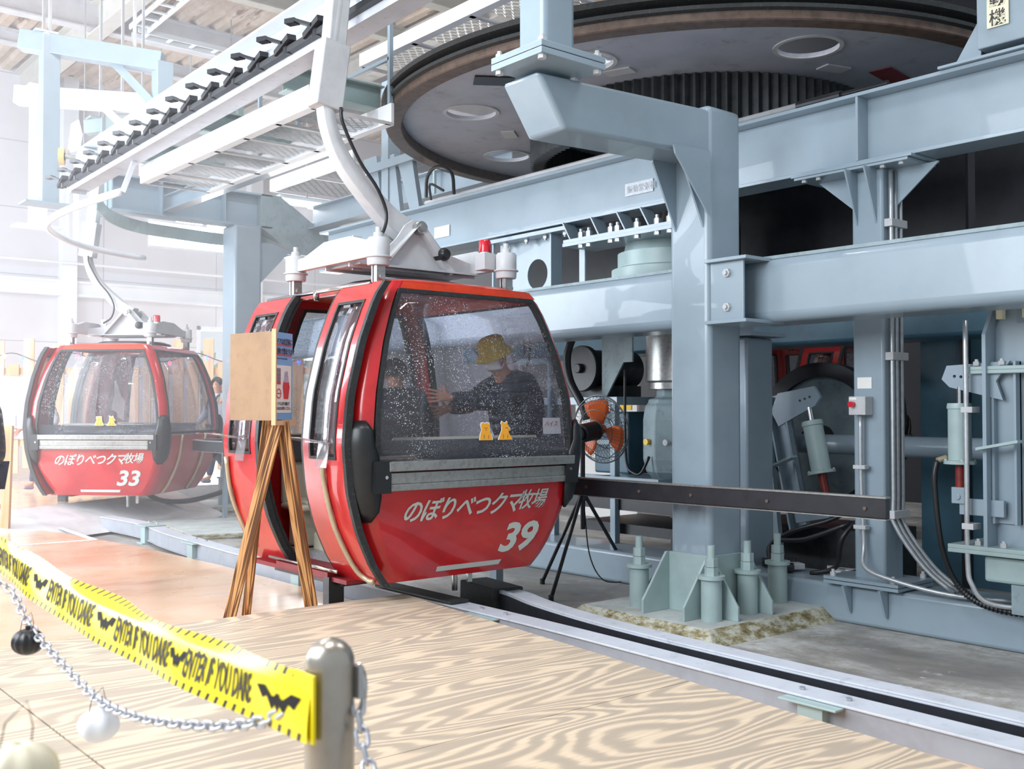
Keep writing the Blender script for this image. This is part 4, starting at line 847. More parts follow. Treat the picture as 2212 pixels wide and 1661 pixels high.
def make_cabin(open_by=.0):
    C = thing('gondola_cabin', '', 'gondola', (0, 0, 0))
    e = CR
    # body shell
    m = MB()
    for s in 'SN': panel(m, s, lambda z: -(hw(z)-e), lambda z: hw(z)-e, .02, .84, nu=4); panel(m, s, lambda z: -(hw(z)-e), lambda z: hw(z)-e, 2.015, 2.075)
    panel(m, 'E', lambda z: -(hl(z)-e), lambda z: hl(z)-e, .02, .84, nu=4); panel(m, 'E', lambda z: -(hl(z)-e), lambda z: hl(z)-e, 2.0, 2.075)
    panel(m, 'W', lambda z: -(hl(z)-e), -.40, .02, .84); panel(m, 'W', .40, lambda z: hl(z)-e, .02, .84)
    panel(m, 'W', lambda z: -(hl(z)-e), lambda z: hl(z)-e, 2.02, 2.075); panel(m, 'W', lambda z: -(hl(z)-e), -.56, .84, 2.03); panel(m, 'W', .56, lambda z: hl(z)-e, .84, 2.03)
    for sx in (-1, 1):
        for sy in (-1, 1): corner(m, sx, sy, .02, 2.075)
    m.build('body', RED, C, smooth=35)
    # roof: faded orange-red cap
    m = MB(); V = []; F = []; n = 40
    lev = [(2.068, 0.004), (2.085, -.01), (2.10, -.05), (2.115, -.14), (2.12, -.3)]
    for z, o in lev:
        cx, cy = hw(min(z, 2.09))+o, hl(min(z, 2.09))+o
        for k in range(n):
            a = 2*PI*k/n; ca, sa = math.cos(a), math.sin(a); V.append((cx*math.copysign(abs(ca)**.35, ca), cy*math.copysign(abs(sa)**.35, sa), z))
    for i in range(len(lev)-1):
        for k in range(n): F.append((i*n+k, i*n+(k+1) % n, (i+1)*n+(k+1) % n, (i+1)*n+k))
    F.append(tuple((len(lev)-1)*n+k for k in range(n))); F.append(tuple(range(n-1, -1, -1))); m.quadmesh(V, F); m.build('roof', REDO, C, smooth=40)
    m = MB()
    for s in 'S': panel(m, s, lambda z: -(hw(z)-e)*.96, lambda z: hw(z)-e*.5, 2.02, 2.07, .004, .004)
    m.build('roof_edge', REDO, C)
    # floor
    m = MB(); m.prism([(-.60, -.76), (.60, -.76), (.60, .76), (-.60, .76)], (0, 0, .06), (1, 0, 0), (0, 1, 0), .05); m.build('floor_plate', plain('ribbed_floor', '#a9acae', .45, .3, .2, 60, .4, 120), C)
    m = MB(); m.bb(-.86, -.58, -.40, .36, .02, .06).bb(-.84, -.70, -.62, .80, .0, .03); m.build('door_sill', REDD, C)
    m = MB(); m.tube([(-.84, -.5, .075), (-.84, .5, .075)], .014, 8); m.build('door_track', CHR, C, smooth=True); m = MB(); m.tube([(-.74, -.75, 2.05), (-.74, .75, 2.05)], .014, 8).bb(-.76, -.72, -.02, .0, 1.99, 2.06); m.build('door_track', CHR, C, smooth=True)
    # windows
    for s, g in (('S', 0), ('N', 0), ('E', 0)):
        lo = -1; f = fl(s); a = lambda z, f=f: -f(z)*.985; b = lambda z, f=f: f(z)*1.03
        if s != 'S': a = lambda z, f=f: -f(z)
        if s == 'N': a = lambda z, f=f: -f(z)*.62; b = lambda z, f=f: f(z)*.98
        if s == 'E': b = lambda z, f=f: f(z)*.98
        z0 = .815 if s != 'E' else .86
        m = MB(); winframe(m, s, a, b, z0, 2.02, .03, .012, .04); fr = m.build('window_seal', RUB, C)
        m = MB(); panel(m, s, lambda z: a(z)+.02, lambda z: b(z)-.02, z0+.02, 2.0, .0, .006, nz=14, nu=2); m.build('window_pane', GLASS, fr, smooth=True)
        if s == 'N':
            m = MB(); panel(m, s, lambda z: -(f(z)), lambda z: -f(z)*.62, .84, 2.02, 0, .03); m.build('end_post', REDD, C)
            m = MB(); panel(m, s, lambda z: f(z)*.98, lambda z: f(z), .84, 2.02, 0, .03); m.build('end_post', REDD, C)
    m = MB(); panel(m, 'S', lambda z: -fl('S')(z)*.95, lambda z: fl('S')(z)*.97, .83, .985, -.035, .015); m.build('sill_shadow_band', CUSH, C)  # charcoal band drawn as the shadow of the interior sill
    # bumper bars and pads at both ends
    for s, sg in (('S', -1), ('N', 1)):
        m = MB()
        for z0, z1, o in ((.655, .70, .075), (.70, .775, .065), (.785, .85, .085)): panel(m, s, -.79, .86 if s == 'S' else .79, z0, z1, o, .07, nz=2)
        m.build('bumper_bar', ALU, C, bevel=.006)
        for sx in (-1, 1):
            m = MB(); V = []; F = []
            prof = [(.45, .03), (.52, .075), (.62, .10), (.70, .125), (.80, .125), (.88, .10), (.97, .075), (1.06, .065), (1.12, .03)]
            q = 8
            for i, (z, hwid) in enumerate(prof):
                for k in range(q+1):
                    a = -PI*.32+PI*.64*k/q     # wraps the corner
                    ang = PI/4+a*.95*min(1, hwid/.1); th = .055*math.cos(a*.9)*min(1, hwid/.07)
                    cx, cy = hw(z)-CR, hl(z)-CR; V.append((sx*(cx+(CR+.006+th)*math.cos(ang)), sg*(cy+(CR+.006+th)*math.sin(ang)), z))
            for i in range(len(prof)-1):
                for k in range(q): b = i*(q+1)+k; F.append((b, b+1, b+q+2, b+q+1))
            m.quadmesh(V, F)
            cc = Vector((sx*(hw(.75)-.13), sg*(hl(.75)+.035), .75)); m.box(cc, (.12, .10, .21))
            p_ = m.build('bumper_pad', BLK, C, smooth=50)
            mm = p_.modifiers.new('th', 'SOLIDIFY'); mm.thickness = .02
            m = MB(); m.cyl(cc+Vector((-sx*.02, sg*.05, 0)), cc+Vector((-sx*.02, sg*.058, 0)), .012, 10); m.build('bolt', CHR, p_)
    # side trim tubes on the window side, lower half
    for u in (-.45, .35): m = MB(); m.tube(smoothpts([sp('E', u, .84, .02), sp('E', u, .5, .02), sp('E', u-.02, .2, .02), sp('E', u-.03, .03, .02)], 4), .024, 8); m.build('rubbing_strip', BRASS, C, smooth=True)
    # door leaves on the W side
    for k, (ua, ub, o) in enumerate(((-.93, -.40, .075), (.31, .86, .075))):
        leaf = MB(); R_ = (lambda z, ua=ua: (ua if ua > -.9 else -(hl(z)-.02)), lambda z, ub=ub: ub)
        A = lambda z, ua=ua: ua+(.06*(1-z/2.08) if ua < 0 and z > 1.2 else 0)
        A = lambda z, ua=ua: ua; B = lambda z, ub=ub: ub
        wz0, wz1, bz = .86, 1.93, .10
        panel(leaf, 'W', A, B, .03, wz0, o, .035); panel(leaf, 'W', A, B, wz1, 2.04, o, .035)
        panel(leaf, 'W', A, lambda z, a=A: a(z)+bz, wz0, wz1, o, .035); panel(leaf, 'W', lambda z, b=B: b(z)-bz, B, wz0, wz1, o, .035)
        L = leaf.build('door_leaf', RED, C, smooth=35)
        m = MB(); panel(m, 'W', lambda z, a=A: a(z)-.035, A, .02, 2.05, o+.008, .05, nu=1) if k == 0 else panel(m, 'W', lambda z, a=A: a(z)-.05, A, .02, 2.05, o+.008, .05, nu=1)
        m.build('rubber_edge', RUB, L)
        m = MB(); winframe(m, 'W', lambda z, a=A: a(z)+bz-.01, lambda z, b=B: b(z)-bz+.01, wz0, wz1, .02, o+.006, .03); m.build('window_seal', RUB, L)
        m = MB(); panel(m, 'W', lambda z, a=A: a(z)+bz, lambda z, b=B: b(z)-bz, wz0+.01, wz1-.01, o-.012, .006, nz=12); m.build('window_pane', GLASSD, L, smooth=True)
        m = MB(); uc = ua+.12 if k == 0 else ub-.07; u2 = uc+.10 if k == 0 else uc-.1
        m.tube(smoothpts([sp('W', uc+.12, .83, o+.02), sp('W', uc+.12, .7, o+.02), sp('W', uc+.10, .4, o+.02), sp('W', uc+.06, .14, o+.02), sp('W', uc, .06, o+.02), sp('W', uc-.08, .05, o+.02)] if k == 0 else [sp('W', uc, .83, o+.02), sp('W', uc, .5, o+.02), sp('W', uc-.01, .1, o+.02)], 5), .018, 8); m.build('trim_tube', BRASS, L, smooth=True)
        m = MB(); m.box(sp('W', (ua+ub)/2, 1.89, o+.012), (.02, .09, .018)); m.build('latch', BLK, L)
    m = MB()
    for u in (-.38,): panel(m, 'W', u-.0, u+.05, .03, 2.03, .05, .05, nu=1)
    for u in (.27,): panel(m, 'W', u, u+.05, .03, 2.03, .05, .05, nu=1)
    m.build('door_seal', RUB, C)
    # benches
    for sg in (-1, 1):
        m = MB(); m.box((0.06, sg*.60, .43), (1.35, .36, .05)); m.prism([(.42, .40), (.50, .12), (.80, .12), (.86, .45), (.80, .84), (.72, .84), (.74, .46)], (-.62, 0, 0), (0, sg, 0), (0, 0, 1), 1.36 if sg < 0 else -1.36) if False else None
        m.box((.06, sg*.62, .27), (1.25, .22, .30)); m.box((.06, sg*.80, .72), (1.3, .05, .56)); b = m.build('seat_shell', CREAM, C, bevel=.02, smooth=40)
        m = MB(); m.box((.06, sg*.775, .88), (1.2, .05, .22)); m.build('back_cushion', CUSH, b, bevel=.02)
        m = MB(); m.box((.06, sg*.60, .47), (1.25, .34, .035)); m.build('seat_cushion', CUSH if sg > 5 else CREAM, b, bevel=.015)
        m = MB(); m.box((-.30, sg*.50, .28), (.22, .02, .16)); m.build('speaker_panel', BLKM, b, bevel=.005)
        m = MB()
        for a_ in (-.35, -.28):
            for c_ in (.25, .32): m.box((a_, sg*.49-(.0), c_), (.03, .008, .02))
        m.build('switch', WHT, b)
    m = MB(); m.box((-.36, .30, .17), (.32, .26, .16)); m.build('heater_box', CREAM, C, bevel=.03)
    m = MB(); m.bb(-.005, .015, .62, .65, .8, 2.0); m.build('pole', YEL, C)
    # suspension on the roof
    fr = MB(); 
    for sx in (-1, 1):
        pts = [(-.60, 2.27), (-.60, 2.37), (-.3, 2.40), (-.1, 2.47), (.25, 2.47), (.45, 2.38), (.60, 2.37), (.60, 2.27), (.1, 2.27)]
        pts2 = [(-.60, 2.27), (.60, 2.27), (.60, 2.36), (.42, 2.37), (.12, 2.45), (-.25, 2.45), (-.45, 2.40), (-.60, 2.39)]
        fr.prism(pts2, (sx*.58+.025, 0, 0), (0, 1, 0), (0, 0, 1), -.05); fr.build('suspension_side_beam', LGREY, C, bevel=.004); fr = MB()
    fr.bm.free()
    m = MB(); m.bb(-.44, -.36, -.03, -.01, 2.24, 2.5)
    for y in (-.17, .17):
        m.prism([(-.56, 2.24), (.60, 2.24), (.60, 2.35), (.50, 2.37), (.38, 2.40), (.26, 2.46), (.15, 2.58), (.09, 2.64), (.0, 2.645), (-.07, 2.60), (-.14, 2.50), (-.22, 2.42), (-.32, 2.38), (-.56, 2.36)], (0, y-.008, 0), (1, 0, 0), (0, 0, 1), -.016)
    m.prism([(.03, 2.575), (.07, 2.60), (.36, 2.26), (.31, 2.24)], (0, -.175, 0), (1, 0, 0), (0, 0, 1), .07); m.prism([(-.0, 2.58), (.03, 2.61), (-.29, 2.26), (-.34, 2.24)], (0, -.175, 0), (1, 0, 0), (0, 0, 1), .07)
    m.bb(-.52, .58, -.26, .26, 2.255, 2.27); CB = m.build('suspension_bracket', LGREY, C)
    m = MB(); m.cyl((.045, -.24, 2.585), (.045, .24, 2.585), .05, 24); m.cyl((.045, -.26, 2.585), (.045, -.24, 2.585), .032, 6); m.build('pivot_pin', ALU, C, smooth=40)
    for x in (-.58, .58):
        for y in (-.6, .6): boss(C, x, y)
    m = MB(); m.lathe([(0, 2.11), (.52, 2.11), (.52, 2.135), (.45, 2.16), (.2, 2.175), (0, 2.175)], (.05, 0, 0), n=40, close=False); m.build('roof_disc', BLKM, C, smooth=35)
    m = MB()
    m.bb(.43, .54, -.52, -.40, 2.27, 2.40); m.cyl((.54, -.46, 2.33), (.60, -.56, 2.33), .012, 8); m.build('junction_box', LGREY, C, bevel=.004)
    m = MB(); m.cyl((.56, -.36, 2.34), (.56, -.36, 2.44), .04, 16); l_ = m.build('lamp_base', WHT, C)
    m = MB(); m.lathe([(0, 2.53), (.04, 2.525), (.047, 2.51), (.047, 2.43)], (.56, -.36, 0), n=32, ribs=12, rd=.03, close=False); m.build('red_lamp', REDLAMP, C, smooth=50)
    m = MB(); m.lathe([(0, -.30), (.035, -.295), (.05, -.27), (.05, -.18)], (.24, 0, 2.395), (0, 1, 0), n=20, close=False); m.build('knob', BLK, C, smooth=40)
    # hanger arm
    P = smoothpts([(.05, 0, 2.585), (-.11, 0, 2.67), (-.30, 0, 2.83), (-.50, 0, 3.03), (-.62, 0, 3.24), (-.665, 0, 3.45), (-.64, 0, 3.75), (-.60, 0, 4.05), (-.56, 0, 4.35), (-.54, 0, 4.62)], 5)
    m = MB(); V = []; F = []; N = len(P)
    for i, p in enumerate(P):
        t = (P[min(i+1, N-1)]-P[max(i-1, 0)]).normalized(); sd = Vector((t.z, 0, -t.x)); k = .085-.035*min(1, i/(N*.45)); d_ = .10-.03*min(1, i/(N*.4))
        for a, b in ((-1, -1), (-.35, -1.25), (.35, -1.25), (1, -1), (1, 1), (.35, 1.25), (-.35, 1.25), (-1, 1)): V.append(p+sd*(a*k)+Vector((0, b*d_*.75, 0)))
    for i in range(N-1):
        for k in range(8): F.append((i*8+k, i*8+(k+1) % 8, i*8+8+(k+1) % 8, i*8+8+k))
    F += [tuple(range(7, -1, -1)), tuple((N-1)*8+k for k in range(8))]; m.quadmesh(V, F); HA = m.build('hanger_arm', LGREY, C, bevel=.006, smooth=40)
    m = MB(); m.bar((-.67, -.0, 3.42), (-.60, 0, 3.92), .22, .16, up=(0, 1, 0)); m.bar((-.60, 0, 3.88), (-.53, 0, 4.62), .15, .13, up=(0, 1, 0)); m.build('sleeve', LGREY, C, bevel=.01)
    m = MB(); m.tube([p+Vector((.02, -.115, 0)) for p in smoothpts([(-.62, 0, 3.42), (-.60, 0, 3.3), (-.46, 0, 3.05), (-.30, 0, 2.86), (-.22, 0, 2.68), (-.26, 0, 2.52), (-.38, 0, 2.44)], 5)], .013, 8); m.build('cable', BLK, C, smooth=True)
    m = MB(); m.bar((-.54, 0, 4.62), (-.53, 0, 4.9), .15, .13, up=(0, 1, 0)); m.build('grip', DARKM, C, bevel=.02)
    # guide pin underneath
    m = MB(); m.cyl((.20, -.45, -.17), (.20, -.45, .03), .022, 16); m.bb(.1, .3, -.5, -.4, .0, .03).bb(.32, .36, -.46, -.44, -.12, .03); m.build('guide_pin', CHR, C, smooth=40)
    m = MB(); m.bb(-.86, -.74, -.42, -.34, -.18, .03).bb(-.8, -.6, -.5, .5, -.03, .03); m.build('under_bracket', BLKM, C)
    return C

def surf_text(body, size, side, u0, z0, par, m_, shear=0, bold=0, rot=0, name='lettering', spacing=1, sx=1, z_scale=1):
    me = text_mesh(body, size, .003, shear, bold, spacing); q = MB(); R = Matrix.Rotation(rot, 4, 'Z') @ Matrix.Diagonal((sx, z_scale, 1, 1)); q.mesh(me, R)
    zz = z0-.1
    while zz < z0+size*1.3:
        bmesh.ops.bisect_plane(q.bm, geom=q.bm.verts[:]+q.bm.edges[:]+q.bm.faces[:], plane_co=(0, zz-z0, 0), plane_no=(0, 1, 0)); zz += .03
    for v in q.bm.verts: v.co = sp(side, u0+v.co.x, z0+v.co.y, .004+v.co.z)
    return q.build(name, m_, par)
def dress(C, num):
    surf_text('のぼりべつクマ', .168, 'S', -.625, .442, C, LET, shear=.42, bold=.003, rot=rad(1.0), name='company_lettering', spacing=.88, sx=.935)
    surf_text('牧場', .150, 'S', .385, .476, C, LET, shear=.38, bold=.0022, rot=rad(1.0), name='company_lettering', spacing=.9, sx=.92)
    surf_text(num, .285, 'S', .245, .165, C, LET, shear=.32, bold=.0085, name='number_lettering', sx=1.16)
    q = MB(); panel(q, 'S', lambda z: -.27+.1*(z-.07), lambda z: .29+.5*(z-.07), .065, .10, .004, .003, nz=1, nu=3); q.build('stripe_lettering', LET, C)
    # pair of bear-shaped stickers at the foot of the window
    for u, flip in ((.06, 1), (.235, -1)):
        out = [(-.055, 0), (-.048, .05), (-.035, .075), (-.045, .10), (-.038, .12), (-.022, .122), (-.008, .118), (.008, .122), (.024, .12), (.032, .11), (.03, .095), (.036, .075), (.034, .06), (.048, .04), (.055, 0)] if flip > 0 else \
              [(-.06, 0), (-.045, .04), (-.03, .07), (-.028, .1), (-.036, .115), (-.026, .13), (-.012, .12), (.004, .118), (.014, .13), (.024, .12), (.022, .105), (.034, .09), (.046, .08), (.044, .068), (.028, .062), (.04, .04), (.055, .02), (.062, 0)]
        cx = sum(a for a, b in out)/len(out); cy = sum(b for a, b in out)/len(out)
        for grow, mt, off, nm in ((1.14, PAPER, .010, 'bear_sticker'), (1.0, BEAR, .012, 'bear_figure')):
            me = curve_mesh([[(u+cx+(a-cx)*grow, cy+(b-cy)*(grow if b > .01 else 1)) for a, b in out]], .001); q = MB(); q.mesh(me, Matrix())
            for v in q.bm.verts: v.co = sp('S', v.co.x, .975+v.co.y, off+v.co.z)
            prev = q.build(nm, mt, C if nm == 'bear_sticker' else prev)
        q = MB()
        for (a, b) in ((0.008, .085), (-.008 if flip > 0 else .02, .085), (0.0 if flip > 0 else .036, .072)):
            q.cyl(sp('S', u+a, .975+b, .0126), sp('S', u+a, .975+b, .0136), .0035, 8)
        q.tube([sp('S', u-.02, .975+.01, .013), sp('S', u-.018, .975+.04, .013)], .0015, 5); q.tube([sp('S', u+.02, .975+.01, .013), sp('S', u+.022, .975+.035, .013)], .0015, 5)
        q.build('bear_drawing', INK, prev)
C39 = make_cabin()
copies = []
for k in range(2): copies.append(copy_tree(C39))
C39.location = (4.56, 6.84, .31); C39['label'] = 'large red gondola cabin number 39 with open doors in the foreground'; dress(C39, '39')
C33 = copies[0]; C33.location = (5.50, 15.25, .31); C33.rotation_euler = (0, 0, rad(-46)); C33['label'] = 'red gondola cabin number 33 farther back at the left'; dress(C33, '33')
CR_ = copies[1]; CR_.location = (12.45, 8.55, .31); CR_.rotation_euler = (0, 0, rad(5)); CR_['label'] = 'third red gondola cabin glimpsed far behind the brake disc, only its upper windows showing'
# trays and box on the doors of cabin 39
for (y, lb) in ((-.62, 'clear acrylic leaflet tray on the near door of cabin 39'), (.60, 'clear acrylic leaflet tray on the far door of cabin 39, beside the easel')):
    t_ = thing('leaflet_tray', lb, 'tray', (3.45, 6.84+y, 1.27)); x = 4.56-hw(.98)-.085
    m = MB(); m.prism([(0, 0), (.30, 0), (.30, .004), (0, .004)], (x, 6.84+y+.15, 1.30), (0, -1, 0), (-.94, 0, .2), .004) if False else None
    m.quadmesh([(x, 6.84+y+.17, 1.285), (x, 6.84+y-.17, 1.285), (x-.20, 6.84+y-.15, 1.32), (x-.20, 6.84+y+.15, 1.32)], [(0, 1, 2, 3)]); m.quadmesh([(x-.005, 6.84+y-.02, 1.28), (x-.005, 6.84+y-.16, 1.28), (x-.03, 6.84+y-.16, 1.12), (x-.03, 6.84+y-.02, 1.12)], [(0, 1, 2, 3)])
    o = m.build('tray_sheet', ACRY, t_); q = o.modifiers.new('t', 'SOLIDIFY'); q.thickness = .006
    m = MB(); m.quadmesh([(x-.03, 6.84+y+.10, 1.297), (x-.03, 6.84+y-.03, 1.297), (x-.16, 6.84+y-.05, 1.32), (x-.16, 6.84+y+.08, 1.32)], [(0, 1, 2, 3)]); o = m.build('leaflet', PAPER, t_); q = o.modifiers.new('t', 'SOLIDIFY'); q.thickness = .003
# notice inside the right of the near window
t_ = thing('window_notice', 'small white card with red Japanese print inside the right corner of cabin 39 window', 'card', (5.4, 5.95, 1.3)); 
m = MB(); zc = 1.01
V = [sp('S', u, z, -.012)+Vector((4.56, 6.84, .31)) for u, z in ((.62, zc), (.80, zc), (.79, zc+.12), (.62, zc+.12))]
m.quadmesh(V, [(0, 1, 2, 3)]); o = m.build('card', PAPER, t_); q = o.modifiers.new('t', 'SOLIDIFY'); q.thickness = .002
me = text_mesh('ハイス', .045, .001, shear=.3); q = MB(); q.mesh(me, frame(sp('S', .63, zc+.06, -.008)+Vector((4.56, 6.84, .31)), (1, 0, 0), (0, .1, 1))); q.build('lettering', REDINK, t_)

# ================================================================== EASEL WITH SIGN
EZ = thing('easel', 'scorched timber easel standing between the plywood sheets and the number 39 cabin', 'easel', (3.15, 6.5, 0))
def eh(px_, y_, d): return EYE+ray(px_, y_)*d
top = eh(600, 905, 6.85)
fL = on(492, 1322, 1, 6.45); fL.z = 0; fL = Vector((2.93, 6.42, 0)); fR = Vector((3.56, 6.36, 0)); fB = Vector((3.40, 6.86, 0))
def plank(a, b, w_, th, nm='leg', mt=EASEL, par=EZ, up=None):
    a = Vector(a); b = Vector(b); m = MB(); L_ = (b-a).length; m.bar((0, 0, 0), (0, 0, L_), w_, th, up=(0, 1, 0)); o = m.build(nm, mt, par, bevel=.003, local=True)
    d = (b-a).normalized(); z = d; y = Vector(up or (FW.x, FW.y, 0)); x = y.cross(z).normalized(); y = z.cross(x)
    o.matrix_local = Matrix(((x.x, y.x, z.x, a.x), (x.y, y.y, z.y, a.y), (x.z, y.z, z.z, a.z), (0, 0, 0, 1)))
    o.location = a-Vector(par['_o']); return o
plank(fL, top+Vector((.0, .0, -.01)), .075, .035); plank(fR, top+Vector((.03, .0, -.02)), .085, .035)
plank(fB-Vector((.11, .0, 0)), eh(587, 810, 7.0), .055, .04)
plank(Vector((2.95, 6.44, .03)), Vector((3.30, 6.46, .03)), .06, .04, 'foot_bar', up=(0, 0, 1)); plank(Vector((3.30, 6.88, .03)), Vector((3.52, 6.42, .03)), .05, .04, 'foot_bar', up=(0, 0, 1))
# boards
cor = eh(588, 811, 6.75); cor.z = 0
h0, h1 = 1.43, 2.01
dB = Vector((-.22, .975, 0)).normalized(); dS = Vector((.82, .574, 0)).normalized()
dB = Vector((math.sin(rad(-12.7)), math.cos(rad(-12.7)), 0)); dS = Vector((math.sin(rad(55)), math.cos(rad(55)), 0))
m = MB(); m.prism([(0, h0), (.43, h0), (.43, h1-.005), (0, h1-.005)], cor, dB, (0, 0, 1), .012); o = m.build('backing_board', BROWNB, EZ, bevel=.002); lab(o, 'plain brown hardboard panel on the left of the easel')
m = MB(); m.prism([(0, h0-.03), (.285, h0-.03), (.285, h0), (0, h0)], cor-dS*.005, dS, (0, 0, 1), .03); m.prism([(-.01, h0-.03), (0.005, h0-.03), (.005, h1+.01), (-.01, h1+.01)], cor, dS, (0, 0, 1), .03); m.build('sign_ledge', PINE, EZ)
nS = Vector((dS.y, -dS.x, 0))          # towards the viewer
sg = thing('door_notice', 'blue Japanese notice board about the automatic doors, resting on the easel', 'sign', cor+Vector((0, 0, h0)))
def sgn(poly, mt, off, nm, par=sg):
    q = MB(); q.mesh(curve_mesh([[(a, h0+b) for a, b in poly]], .001), frame(cor+nS*off, dS, (0, 0, 1))); return q.build(nm, mt, par)
SW, SH = .27, .575
board = sgn([(.008, .004), (SW, .004), (SW, SH), (.008, SH)], BLUE, .004, 'board')
sgn([(.028, .05), (SW-.02, .05), (SW-.02, .36), (.028, .36)], PAPER, .006, 'white_panel')
def stext(body, size, u, v, mt, bold=.0008, sx=.72, off=.009, nm='lettering'):
    me = text_mesh(body, size, .0008, 0, bold); q = MB(); q.mesh(me, frame(cor+nS*off, dS, (0, 0, 1)) @ Matrix.Translation((u, h0+v, 0)) @ Matrix.Diagonal((sx, 1, 1, 1))); q.build(nm, mt, board)
stext('ドアは出発前に', .042, .045, .50, INK); stext('自動で閉まります', .045, .035, .435, INK)
for v in (.488, .423): sgn([(.045, v), (SW-.02, v), (SW-.02, v+.008), (.045, v+.008)], REDINK, .0075, 'underline', board)
stext('The door closes automatically', .013, .045, .40, INK, .0002, .9)
stext('ドアには手を触れず', .026, .055, .10, INK, .0003); stext('そのままお待ちください。', .024, .04, .07, INK, .0003)
sgn([(.05, .24), (.10, .24), (.10, .34), (.05, .34)], plain('poster_purple', '#8a7f93', .6, 0, .4, 60), .0078, 'picture', board)
sgn([(.05, .235), (.10, .235), (.10, .25), (.05, .25)], REDINK, .0082, 'picture', board)
sgn([(.13, .22), (.145, .14), (.205, .14), (.225, .22), (.215, .25), (.135, .25)], REDINK, .0078, 'picture', board)
sgn([(.14, .25), (.155, .32), (.195, .325), (.215, .25)], plain('poster_lilac', '#b9b3c6', .6, 0, .3, 60), .0078, 'picture', board)
q = MB(); q.mesh(curve_mesh([circ(.075, h0+.175, .033), circ(.075, h0+.175, .026)], .001), frame(cor+nS*.0085, dS, (0, 0, 1))); q.build('symbol', REDINK, board)
sgn([(.05, .172), (.10, .172), (.10, .179), (.05, .179)], REDINK, .0085, 'symbol', board)

# ================================================================== FAN ON TRIPOD
FN = thing('pedestal_fan', 'orange-bladed industrial fan on a black tripod beside the cabin', 'fan', (6.55, 6.9, -.12))
hubp = Vector((6.62, 6.95, .80)); hc = Vector((6.84, 6.93, 1.32)); ax = Vector((.96, .12, .12)).normalized()
m = MB(); m.cyl((6.6, 6.92, .42), (6.6, 6.92, 1.25), .022, 14); m.cyl((6.6, 6.92, .68), (6.6, 6.92, .82), .045, 14); m.build('pole', BLKM, FN, smooth=40)
m = MB(); m.cyl(hc-ax*.30, hc-ax*.06, .085, 24); m.cyl(hc-ax*.33, hc-ax*.30, .06, 24); m.build('motor', BLK, FN, bevel=.01, smooth=40)
for f_ in ((5.98, 6.66), (6.50, 7.36), (7.45, 7.15)):
    f3 = Vector((f_[0], f_[1], -.12)); m = MB(); m.tube([Vector((6.6, 6.92, .76)), f3+Vector((0, 0, .02))], .017, 10); l_ = m.build('leg', BLKM, FN, smooth=True); m = MB(); m.cyl(f3, f3+Vector((0, 0, .05)), .024, 12); m.build('rubber_foot', RUB, l_)
R_ = .315; e1 = ax.cross(Vector((0, 0, 1))).normalized(); e2 = ax.cross(e1)
def ring(r, d, th): return [hc+ax*d+(e1*math.cos(2*PI*k/40)+e2*math.sin(2*PI*k/40))*r for k in range(41)]
m = MB()
for r, d in ((R_, 0), (.275, -.05), (.275, .05), (.19, .08), (.19, -.08), (.09, -.09), (.09, .09)): m.tube(ring(r, d, 0), .004 if r < R_ else .007, 6, caps=False)
for k in range(48):
    a = 2*PI*k/48; w_ = e1*math.cos(a)+e2*math.sin(a)
    for sgn_ in (-1, 1): m.tube([hc+ax*sgn_*.095+w_*.05, hc+ax*sgn_*.08+w_*.19, hc+ax*sgn_*.05+w_*.275, hc+w_*R_], .0017, 4, caps=False)
m.build('guard_grille', plain('grille_grey', '#6d7074', .4, .6, .1), FN)
for k in range(3):
    a0 = 2*PI*k/3+.4; V = []; F = []
    for i in range(6):
        r = .05+.225*i/5
        for j in range(7):
            a = a0+(-.62+1.24*j/6)*(.75+.25*math.sin(PI*i/5)); V.append(hc+(e1*math.cos(a)+e2*math.sin(a))*r+ax*(.045*(j/6-.5)))
    for i in range(5):
        for j in range(6): b = i*7+j; F.append((b, b+1, b+8, b+7))
    m = MB(); m.quadmesh(V, F); o = m.build('blade', ORG, FN, smooth=True); q = o.modifiers.new('t', 'SOLIDIFY'); q.thickness = .004
m = MB(); m.lathe([(0, .05), (.04, .04), (.05, .0), (.05, -.05), (0, -.05)], hc, ax, 24, close=False); m.build('blade_hub', ORG, FN, smooth=40)
m = MB(); m.tube(smoothpts([(6.62, 6.92, .6), (6.66, 6.9, .2), (6.75, 6.85, -.02), (7.0, 6.9, -.10), (7.4, 7.0, -.11)], 5), .006, 6); m.build('cable', BLK, FN)

# ================================================================== MACHINERY BEHIND
t_ = thing('hydraulic_motor', 'steel-cased vertical motor on a grey gear housing left of the front pillar', 'motor', (7.8, 7.0, .8))
m = MB(); m.lathe([(.30, 2.3), (.30, 1.78), (.27, 1.76), (.27, 1.7)], (7.8, 6.85, 0), n=48, close=False); m.build('casing', ALU, t_, smooth=35)
m = MB(); m.lathe([(.2, 1.76), (.2, 1.62), (.28, 1.60), (.28, 1.56), (.31, 1.54), (.33, 1.4), (.33, 1.02), (.30, .90), (.22, .82), (.3, .80), (.3, .76), (0, .76)], (7.8, 6.85, 0), n=8, close=False); m.build('gear_housing', STEELD, t_, bevel=.02)
for k in range(8):
    a = rad(150+k*22); m = MB(); m.hexbolt((7.8+.25*math.cos(a), 6.85+.25*math.sin(a), 1.74), (0, 0, 1), .018, .03); m.build('bolt', DARKM, t_)
for y_ in (6.95, 6.70): m = MB(); m.cyl((7.46, y_, 1.19), (7.5, y_, 1.19), .03, 14); m.build('port', YEL if y_ > 6.8 else LGREY, t_)
t_ = thing('machine_table', 'grey-blue steel table frame with dark trays behind the fan', 'frame', (7.9, 8.2, -.12))
m = MB()
for x, y in ((7.5, 7.4), (7.5, 9.3), (8.4, 7.4), (8.4, 9.3), (7.5, 8.3)): m.bb(x, x+.07, y, y+.07, .17 if x < 7.6 else -.12, 1.62)
